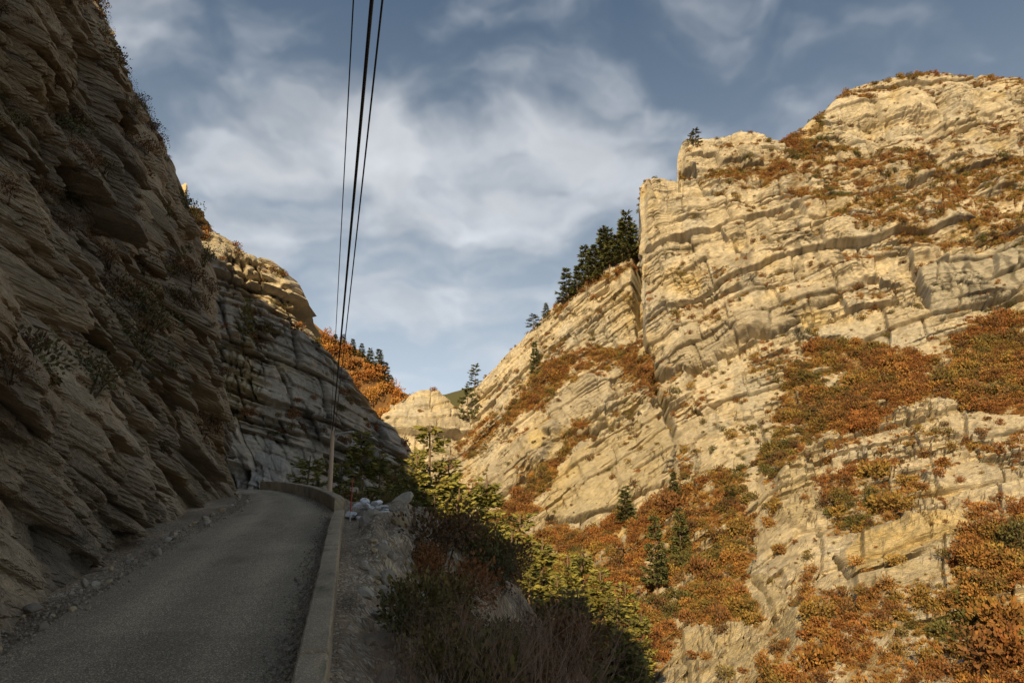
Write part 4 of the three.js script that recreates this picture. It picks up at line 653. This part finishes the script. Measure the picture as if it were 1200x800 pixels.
function pine(pos, height, kind, v, label, group, wide = 1) {
  const g = thing('pine_tree'), src = pines[kind][v % pines[kind].length]; mesh('trunk', src.trunk, bark, g); mesh('crown', src.crown, needles, g);
  g.position.set(...pos); g.scale.set(height * wide, height, height * wide); g.rotation.y = hash(Math.round(pos[0] * 10), v, 3) * 6.28; tag(g, label, 'tree', group); return g;
}
function pineOn(S, px, base, top, kind, v, label, group, wide) { const p = onSurface(S, px, base); if (!p) { console.log('no spot', px, base); return; } const r = ray(px, top), h = r[1] / r[2] * -p[2] - p[1]; p[1] -= 0.3; pine(p, h + 0.3, kind, v, label, group, wide); }
const M = PLANT.mountain;
for (const [px, b, t, v] of [[664, 356, 313, 0], [686, 336, 288, 1], [708, 318, 266, 2], [722, 312, 274, 0], [736, 304, 248, 1], [676, 346, 312, 2], [697, 328, 286, 0], [715, 316, 268, 1], [729, 308, 262, 2], [743, 300, 262, 0]]) pineOn(M, px, b, t, 'dark', v, 'dark pine in the row on the ridge against the cleft buttress', 'pines along the ridge below the buttress', 1.3);
pineOn(M, 815, 172, 151, 'loose', 0, 'lone little pine standing on top of the buttress block', null, 1.6);
pineOn(M, 626, 388, 368, 'loose', 0, 'small bushy pine low on the ridge skyline beside a smaller one', null, 2);
pineOn(M, 640, 372, 355, 'dark', 1, 'tiny pine on the ridge skyline above the bushy one', null, 1.3);
pineOn(M, 556, 460, 426, 'loose', 0, 'thin open pine at the foot of the ridge skyline', null, 1.1);
pineOn(M, 548, 506, 452, 'loose', 0, 'tall open dark pine in front of the gap at the foot of the ridge', null, 1.1);
pineOn(M, 627, 440, 400, 'dark', 2, 'narrow dark pine alone in the rust shrubs of the ridge', null, 0.9);
pineOn(M, 771, 694, 602, 'dark', 0, 'tall green pine beside the pale gully on the lower mountainside', null, 0.9);
pineOn(M, 797, 656, 596, 'dark', 1, 'shorter bright green fir just above the tall gully pine', null, 1);
pineOn(M, 735, 614, 570, 'dark', 1, 'dark pine at the foot of the big pale slab', null, 1.3);
pineOn(M, 790, 590, 552, 'dark', 2, 'small dark pine growing where the gully begins', null, 1.2);
pineOn(M, 857, 592, 568, 'loose', 0, 'little round pine among rust shrubs beside the thin gully', null, 1.8);
pineOn(PLANT.spur, 285, 416, 348, 'spreading', 1, 'dark shaded pine clinging to the cliff by the side ravine', null, 0.9);
pineOn(PLANT.near, 244, 474, 418, 'spreading', 0, 'dark bushy pine on the shaded cliff corner above the road', null, 1.2);
for (const [px, b, t, v] of [[392, 408, 391, 0], [401, 410, 392, 1], [412, 414, 397, 2], [424, 419, 402, 0], [433, 428, 408, 1], [443, 438, 409, 2], [451, 450, 424, 0], [457, 456, 440, 1]]) pineOn(PLANT.hill, px, b, t, 'dark', v, 'dark pine on the crest of the orange wooded shoulder', 'pines on the wooded shoulder', 1.5);
{ // autumn trees of the shoulder
  const R = rng(5), hillLeaf = [[0.36, 0.15, 0.035], [0.3, 0.12, 0.03], [0.4, 0.2, 0.05], [0.25, 0.11, 0.03]].map((t, i) => leafMat(...t, 'autumn_leaves_' + i));
  const stem = leafGeo((() => { const T = []; tubeGeo([[0, -0.5, 0], [0.03, 0.5, 0.02], [0, 1.1, 0]], [0.07, 0.05, 0.02], 5, T); return T; })());
  for (let i = 0; i < 60; i++) { const px = 374 + 112 * R(), lo = interp([[374, 392], [400, 412], [420, 424], [440, 440], [460, 462], [490, 476]], px), py = lo + 50 * R(); const p = onSurface(PLANT.hill, px, py); if (!p) continue; const g = thing('autumn_tree'), k = 2 + 1.6 * R(); mesh('trunk', stem, bark, g); mesh('crown', shrubFine[i % 3], hillLeaf[i % 4], g); g.position.set(...p); g.scale.set(k, k * 1.25, k); g.rotation.y = R() * 6; tag(g, 'orange autumn tree on the wooded shoulder behind the spur', 'tree', 'autumn trees on the wooded shoulder'); }
}
// ---- trees rooted on the slope below the road
function pineBelow(px, top, Z, kind, v, label, group, wide) { const r = ray(px, top), x = r[0] / r[2] * Z, y = r[1] / r[2] * Z, b = groundY(x, -Z, false) - 0.4; pine([x, b, -Z], y - b, kind, v, label, group, wide); return y - b; }
const midPines = [[420, 506, 53, 'slender', 0, 'yellow-green pine above dark scrub beside the lamp pole', 1.35], [366, 534, 50, 'spreading', 1, 'low spreading pine behind the bend parapet', 1.5], [402, 540, 52, 'spreading', 0, 'dark pine crouching behind the lamp pole foot', 1.2], [446, 530, 54, 'slender', 2, 'slim green pine next to the one by the lamp pole', 1.1], [466, 545, 57, 'slender', 1, 'small yellowing pine between two taller ones past the bend', 1.1], [500, 498, 60, 'slender', 1, 'tallest broad pine of the group past the bend', 1.1], [486, 532, 58, 'slender', 0, 'pine standing close against the tallest broad one', 1.1], [522, 540, 62, 'slender', 0, 'bushy pine on the gorge side of the tallest one', 1.2], [540, 572, 60, 'spreading', 1, 'spreading pine below the group past the bend', 1.1], [478, 556, 50, 'spreading', 0, 'dark pine rising behind the rubble heap', 1.2]];
for (const [px, t, Z, k, v, l, w] of midPines) pineBelow(px, t, Z, k, v, l, null, w);
const valley = [[470, 560, 64, 'slender', 2, 1.1], [510, 575, 56, 'slender', 0, 1.1], [532, 590, 58, 'slender', 2, 1.2], [552, 566, 76, 'slender', 1, 1.0], [574, 640, 58, 'slender', 0, 1.2], [612, 600, 74, 'slender', 1, 1.1], [636, 630, 72, 'slender', 2, 1.2], [662, 650, 70, 'slender', 0, 1.1], [686, 640, 74, 'slender', 2, 1.1], [712, 720, 66, 'slender', 1, 1.2], [730, 684, 72, 'slender', 0, 1.1], [752, 716, 70, 'slender', 2, 1.1], [566, 556, 70, 'slender', 2, 1.1], [585, 600, 66, 'slender', 0, 1.2], [604, 622, 64, 'slender', 2, 1.2], [622, 650, 60, 'slender', 1, 1.1], [650, 676, 58, 'slender', 0, 1.2], [676, 690, 55, 'slender', 2, 1.3], [700, 668, 62, 'slender', 0, 1.1], [722, 700, 60, 'slender', 1, 1.2], [556, 620, 52, 'spreading', 0, 1.1], [590, 660, 48, 'spreading', 1, 1.1], [630, 700, 46, 'spreading', 0, 1.2], [664, 690, 44, 'spreading', 0, 1.1], [540, 640, 42, 'spreading', 1, 1.1], [740, 740, 62, 'slender', 2, 1.2], [700, 740, 45, 'spreading', 1, 1.2]];
for (const [px, t, Z, k, v, w] of valley) pineBelow(px, t, Z, k, v, k === 'slender' ? `${['broad', 'bushy', 'narrow'][v % 3]} yellow-green conifer on the gorge slope below the bend` : 'spreading conifer on the gorge slope below the road', k === 'slender' ? `${['broad', 'bushy', 'narrow'][v % 3]} yellow-green conifers of the gorge slope` : 'spreading conifers of the gorge slope', w);
{ // scrub of the bank
  const R = rng(77); let n = 0;
  for (let i = 0; i < 3000 && n < 290; i++) {
    const Z = 8 + 60 * Math.pow(R(), 1.5), px = 405 + 340 * R(), r = ray(px, 600), x = r[0] / r[2] * Z, [q] = beside(rightLine, x, Z); if (q < interp([[8, 0.95], [12, 1.3], [16, 2.0], [20, 3.4], [30, 3], [60, 2.6]], Z)) continue;
    const y = groundY(x, -Z), v = project(x, y, -Z); if (v[1] > 1000) continue;
    const size = lerp(0.5, 1.25, R()) * (Z < 16 ? 0.75 : 1), tone = [3, 1, 0, 5, 6, 3, 1][Math.floor(R() * 7)];
    shrub('bank_shrub', { x, y, z: -Z, r: R(), q: R(), w: R() }, size, tone, `${size > 0.95 ? 'large' : 'small'} ${TONE_WORDS[tone]} leafy shrub in shade on the bank below the parapet`, `${size > 0.95 ? 'large' : 'small'} ${TONE_WORDS[tone]} shrubs on the shaded bank`, Z < 26 ? shrubDense : shrubFine, 1.1); n++;
  }
}
/* leafless bushes: forking twigs */
function bareBush(seed) {
  const R = rng(seed), P = [];
  const grow = (p, d, len, rad, depth) => {
    const pts = [p], n = 4; let q = p, e = d;
    for (let i = 0; i < n; i++) { e = [e[0] + (R() - 0.5) * 0.35, e[1] + (R() - 0.5) * 0.25 + 0.03, e[2] + (R() - 0.5) * 0.35]; const l = Math.hypot(...e); e = e.map(v => v / l); q = [q[0] + e[0] * len / n, q[1] + e[1] * len / n, q[2] + e[2] * len / n]; pts.push(q); if (depth > 0 && R() < 0.75) { const s = [e[0] + (R() - 0.5) * 1.5, e[1] + (R() - 0.2) * 0.8, e[2] + (R() - 0.5) * 1.5], m = Math.hypot(...s); grow(q, s.map(v => v / m), len * (0.45 + 0.3 * R()), rad * 0.6, depth - 1); } }
    tubeGeo(pts, pts.map((_, i) => rad * (1 - 0.75 * i / n)), 3, P);
  };
  for (let i = 0; i < 9; i++) { const a = R() * 6.28, t = 0.25 + 0.6 * R(); grow([Math.cos(a) * 0.1, -0.1, Math.sin(a) * 0.1], [Math.cos(a) * t, 1, Math.sin(a) * t], 0.8 + 0.5 * R(), 0.011, 3); }
  return leafGeo(P);
}
{
  const shapes = [bareBush(3), bareBush(5), bareBush(8)], R = rng(13), mat = [[0.22, 0.14, 0.09], [0.26, 0.17, 0.11], [0.16, 0.1, 0.065]].map(t => new THREE.MeshStandardMaterial({ color: new THREE.Color().setRGB(...t), roughness: 0.9, name: 'bare_twigs' }));
  for (const [px, top, Z] of [[470, 742, 8], [500, 715, 9], [530, 735, 8.5], [560, 722, 9.5], [590, 740, 9], [620, 730, 10], [650, 752, 10.5], [545, 765, 7.5], [605, 770, 8], [675, 770, 11], [480, 690, 13], [510, 760, 7]]) {
    const r = ray(px, top), x = r[0] / r[2] * Z, y = groundY(x, -Z) - 0.05, h = Math.max(r[1] / r[2] * Z - y, 0.5); const m = mesh('bare_bush', shapes[Math.floor(R() * 3)], mat[Math.floor(R() * 3)]); m.position.set(x, y, -Z); m.scale.set(h * 0.7, h * 0.72, h * 0.7); m.rotation.y = R() * 6; tag(m, 'leafless brown bush of tangled twigs on the near bank', 'bush', 'leafless bushes on the near bank');
  }
}

// ---------------------------------------------------------------- lamp pole, cables, marker, stones
function bar(pts, radii, sides, name, mat, parent) { const P = []; tubeGeo(pts, radii, sides, P); const a = pts.length - 1; const g = leafGeo(P); return mesh(name, g, mat, parent); }
const poleTopPx = [390, 502], poleZ = 43, poleTop = at(390, 502, poleZ), poleFoot = [poleTop[0], groundY(poleTop[0], -poleZ, false) - 0.3, -poleZ];
{
  const wood = new THREE.MeshStandardMaterial({ color: new THREE.Color().setRGB(0.52, 0.4, 0.27), roughness: 0.85, name: 'weathered_pole' }), steel = new THREE.MeshStandardMaterial({ color: new THREE.Color().setRGB(0.5, 0.49, 0.46), roughness: 0.5, metalness: 0.6, name: 'galvanised_steel' });
  const g = thing('lamp_pole'); g.position.set(...poleFoot); tag(g, 'pale utility pole with a short lamp arm beyond the road bend', 'pole'); const H = poleTop[1] - poleFoot[1];
  bar([[0, 0, 0], [0, H * 0.5, 0], [0, H, 0], [0, H + 0.01, 0]], [0.17, 0.15, 0.125, 0.001], 12, 'post', wood, g);
  bar([[0, H - 0.45, 0.02], [0.5, H - 0.3, 0.05], [1.0, H - 0.22, 0.08]], [0.05, 0.05, 0.045], 8, 'lamp_arm', steel, g);
  bar([[0, H - 0.95, 0.02], [0.25, H - 0.6, 0.04], [0.5, H - 0.3, 0.05]], [0.03, 0.03, 0.03], 6, 'brace', steel, g);
  bar([[0.9, H - 0.25, 0.08], [1.0, H - 0.24, 0.08], [1.3, H - 0.2, 0.08], [1.36, H - 0.2, 0.08]], [0.02, 0.075, 0.06, 0.01], 10, 'lamp_head', steel, g);
  for (const [y, x] of [[H - 0.05, -0.12], [H - 0.12, 0.12], [H - 0.3, 0.14]]) bar([[x, y - 0.06, 0.1], [x, y, 0.1], [x, y + 0.05, 0.1]], [0.03, 0.045, 0.02], 8, 'insulator', steel, g);
  const rubber = new THREE.MeshStandardMaterial({ color: new THREE.Color().setRGB(0.016, 0.016, 0.018), roughness: 0.6, name: 'cable_sheath' });
  for (const [px0, rad, dx, dy, label] of [[414, 0.011, -0.12, -0.05, 'thinnest of three black overhead cables, on the cliff side'], [435.5, 0.03, 0, -0.12, 'thickest of three black overhead cables, in the middle'], [448, 0.016, 0.14, -0.3, 'black overhead cable of middle thickness, on the gorge side']]) {
    const end = [poleTop[0] + dx, poleTop[1] + dy, -poleZ + 0.1], a = at(px0, 0, 9), k = (7 + dy) / a[1], A = [a[0] * k, a[1] * k, a[2] * k], dir = [A[0] - end[0], A[1] - end[1], A[2] - end[2]], pts = [];
    for (let i = 0; i <= 60; i++) { const f = i / 60 * 1.9, sag = 0.35 * (f * (f - 1)) ; pts.push([end[0] + dir[0] * f, end[1] + dir[1] * f + sag, end[2] + dir[2] * f]); }
    const c = bar(pts, pts.map(() => rad), 8, 'overhead_cable', rubber); tag(c, label, 'cable');
  }
}
{
  const red = new THREE.MeshStandardMaterial({ color: new THREE.Color().setRGB(0.38, 0.05, 0.03), roughness: 0.6, name: 'red_paint' }), white = new THREE.MeshStandardMaterial({ color: new THREE.Color().setRGB(0.6, 0.56, 0.5), roughness: 0.6, name: 'white_paint' });
  const e = onRoad(398, 604), g = thing('marker_pole'); g.position.set(e[0] + 0.28, roadHeight(e[1]) - 0.25, -e[1] - 0.1); tag(g, 'thin red snow marker pole standing at the end of the low parapet', 'pole');
  bar([[0, 0, 0], [0, 0.35, 0], [0, 0.36, 0]], [0.022, 0.02, 0.02], 8, 'foot_sleeve', white, g); bar([[0, 0.36, 0], [0.01, 0.9, 0], [0.015, 1.3, 0], [0.015, 1.31, 0]], [0.019, 0.018, 0.017, 0.001], 8, 'pole_shaft', red, g);
}
// ---- stones
function stoneGeo(seed, flat, detail = 2) { const g = new THREE.IcosahedronGeometry(1, detail), p = g.attributes.position, R = rng(seed), o = R() * 50; const planes = Array.from({ length: 9 }, () => { const v = new THREE.Vector3(R() - 0.5, (R() - 0.5) * 1.2, R() - 0.5).normalize(); return [v, 0.55 + 0.3 * R()]; });
  for (let i = 0; i < p.count; i++) { const v = new THREE.Vector3().fromBufferAttribute(p, i); for (const [n, d] of planes) { const k = v.dot(n); if (k > d) v.addScaledVector(n, d - k); } const q = 1 + 0.12 * noise(v.x * 3 + o, v.y * 3, v.z * 3) + (detail > 2 ? 0.07 * noise(v.x * 9 + o, v.y * 9, v.z * 9) : 0); p.setXYZ(i, v.x * q, v.y * q * flat, v.z * q); } g.computeVertexNormals(); return g; }
const stones = [stoneGeo(1, 0.7, 1), stoneGeo(2, 0.5, 1), stoneGeo(3, 0.8, 1), stoneGeo(4, 0.4, 1), stoneGeo(6, 0.6, 1)];
const bigStones = [7, 8, 9, 10].map(k => stoneGeo(k, 0.75, 4));
const stoneMats = [[0.3, 0.25, 0.18], [0.38, 0.33, 0.25], [0.24, 0.2, 0.15], [0.42, 0.32, 0.18]].map(t => new THREE.MeshStandardMaterial({ color: new THREE.Color().setRGB(...t), roughness: 0.95, name: 'loose_stone' }));
{
  const R = rng(91), pale = [[0.66, 0.65, 0.63], [0.56, 0.54, 0.5], [0.72, 0.72, 0.72]].map(t => new THREE.MeshStandardMaterial({ color: new THREE.Color().setRGB(...t), roughness: 0.9, name: 'pale_rubble' }));
  for (let i = 0; i < 44; i++) { // heap of broken pale slabs on the shelf
    const px = 406 + 48 * R(), py = 596 + 13 * R(), Z = 20.6 + 1.6 * (609 - py) / 13, r = ray(px, py), x = r[0] / r[2] * Z, y = groundY(x, -Z), k = 0.06 + 0.11 * R();
    const m = mesh('rubble_slab', stones[[1, 3, 4][i % 3]], pale[i % 3]); m.position.set(x, y + 0.05 + 0.3 * R() * Math.exp(-(((px - 428) / 22) ** 2)), -Z); m.scale.set(k * 1.3, k, k); m.rotation.set((R() - 0.5) * 0.9, R() * 6, (R() - 0.5) * 0.9); tag(m, 'broken whitish slab in the rubble heap behind the parapet end', 'rubble', 'whitish slabs of the rubble heap');
  }
  for (let i = 0, n = 0; i < 400 && n < 70; i++) { // stones half buried in the bank
    const Z = 7 + 17 * R(), q = 0.5 + 3.2 * R() * R() * interp([[7, 0.3], [20, 1]], Z), w = rightLine.findIndex(p => p[1] > Z), x = rightLine[w][0] + q + 0.3, y = groundY(x, -Z), k = 0.05 + 0.3 * Math.pow(R(), 2.5) * interp([[7, 0.5], [20, 1]], Z); n++;
    const m = mesh('bank_stone', bigStones[i % 4], stoneMats[i % 4]); m.position.set(x, y + k * 0.15, -Z); m.scale.set(k * 1.3, k, k); m.rotation.set(R() * 0.6, R() * 6, R() * 0.6); const big = k > 0.2 ? 'large' : k > 0.1 ? 'middling' : 'small', w2 = ['brown-grey', 'pale', 'dark', 'ochre'][i % 4]; tag(m, `${big} ${w2} stone half buried in the bank beside the parapet`, 'stone', `${big} ${w2} stones of the bank`);
  }
  for (let i = 0; i < 190; i++) { // fallen stones in the gutter
    const Z = 6.5 + 24 * Math.pow(R(), 1.2), x = leftX(Z) - 0.35 + 0.75 * R() * R() - 0.1, k = 0.018 + 0.11 * Math.pow(R(), 4);
    const m = mesh('fallen_stone', stones[i % 5], stoneMats[i % 4]); m.position.set(x, roadHeight(Z) + k * 0.25, -Z); m.scale.setScalar(k); m.rotation.set(R(), R() * 6, R()); tag(m, 'loose fallen stone lying in the gutter at the cliff foot', 'stone', 'stones fallen along the cliff foot');
  }
  const spots = [];
  for (let i = 0; i < 5200; i++) { const Z = 4 + 26 * Math.pow(R(), 1.3), left = R() < 0.5; const x = left ? leftX(Z) + 0.32 * Math.abs(R() + R() - 1) - 0.4 * R() : (() => { let k = 1; while (k < rightLine.length - 1 && rightLine[k][1] < Z) k++; return rightLine[k][0] - 0.03 - 0.34 * R() * R(); })(); spots.push([x, Z, 0.007 + 0.02 * R() * R(), R()]); }
  const im = new THREE.InstancedMesh(stones[2], new THREE.MeshStandardMaterial({ roughness: 0.95, name: 'gravel' }), spots.length); im.name = 'gravel'; im.castShadow = im.receiveShadow = true; const m4 = new THREE.Matrix4(), qt = new THREE.Quaternion();
  spots.forEach(([x, Z, k, r], i) => { qt.setFromEuler(new THREE.Euler(r * 9, r * 30, r * 17)); im.setMatrixAt(i, m4.compose(new THREE.Vector3(x, roadHeight(Z) + 0.012 + k * 0.3, -Z), qt, new THREE.Vector3(k, k, k))); const v = 0.7 + 0.7 * r; im.setColorAt(i, new THREE.Color().setRGB(0.27 * v, 0.225 * v, 0.165 * v)); });
  tag(im, 'loose gravel along both edges of the road', 'gravel', null, 'stuff'); scene.add(im);
}
{
  const p = onSurface(PLANT.spur, 213, 240), m = mesh('rock_pinnacle', bigStones[0], new THREE.MeshStandardMaterial({ color: new THREE.Color().setRGB(0.5, 0.4, 0.25), roughness: 0.95, name: 'ochre_limestone' }));
  if (p) { m.position.set(p[0], p[1] + 1.6, p[2]); m.scale.set(0.85, 3.6, 0.9); m.rotation.y = 0.7; tag(m, 'small ochre rock pinnacle standing in the notch of the cliff skyline', 'rock'); }
}
renderer.render(scene, camera);
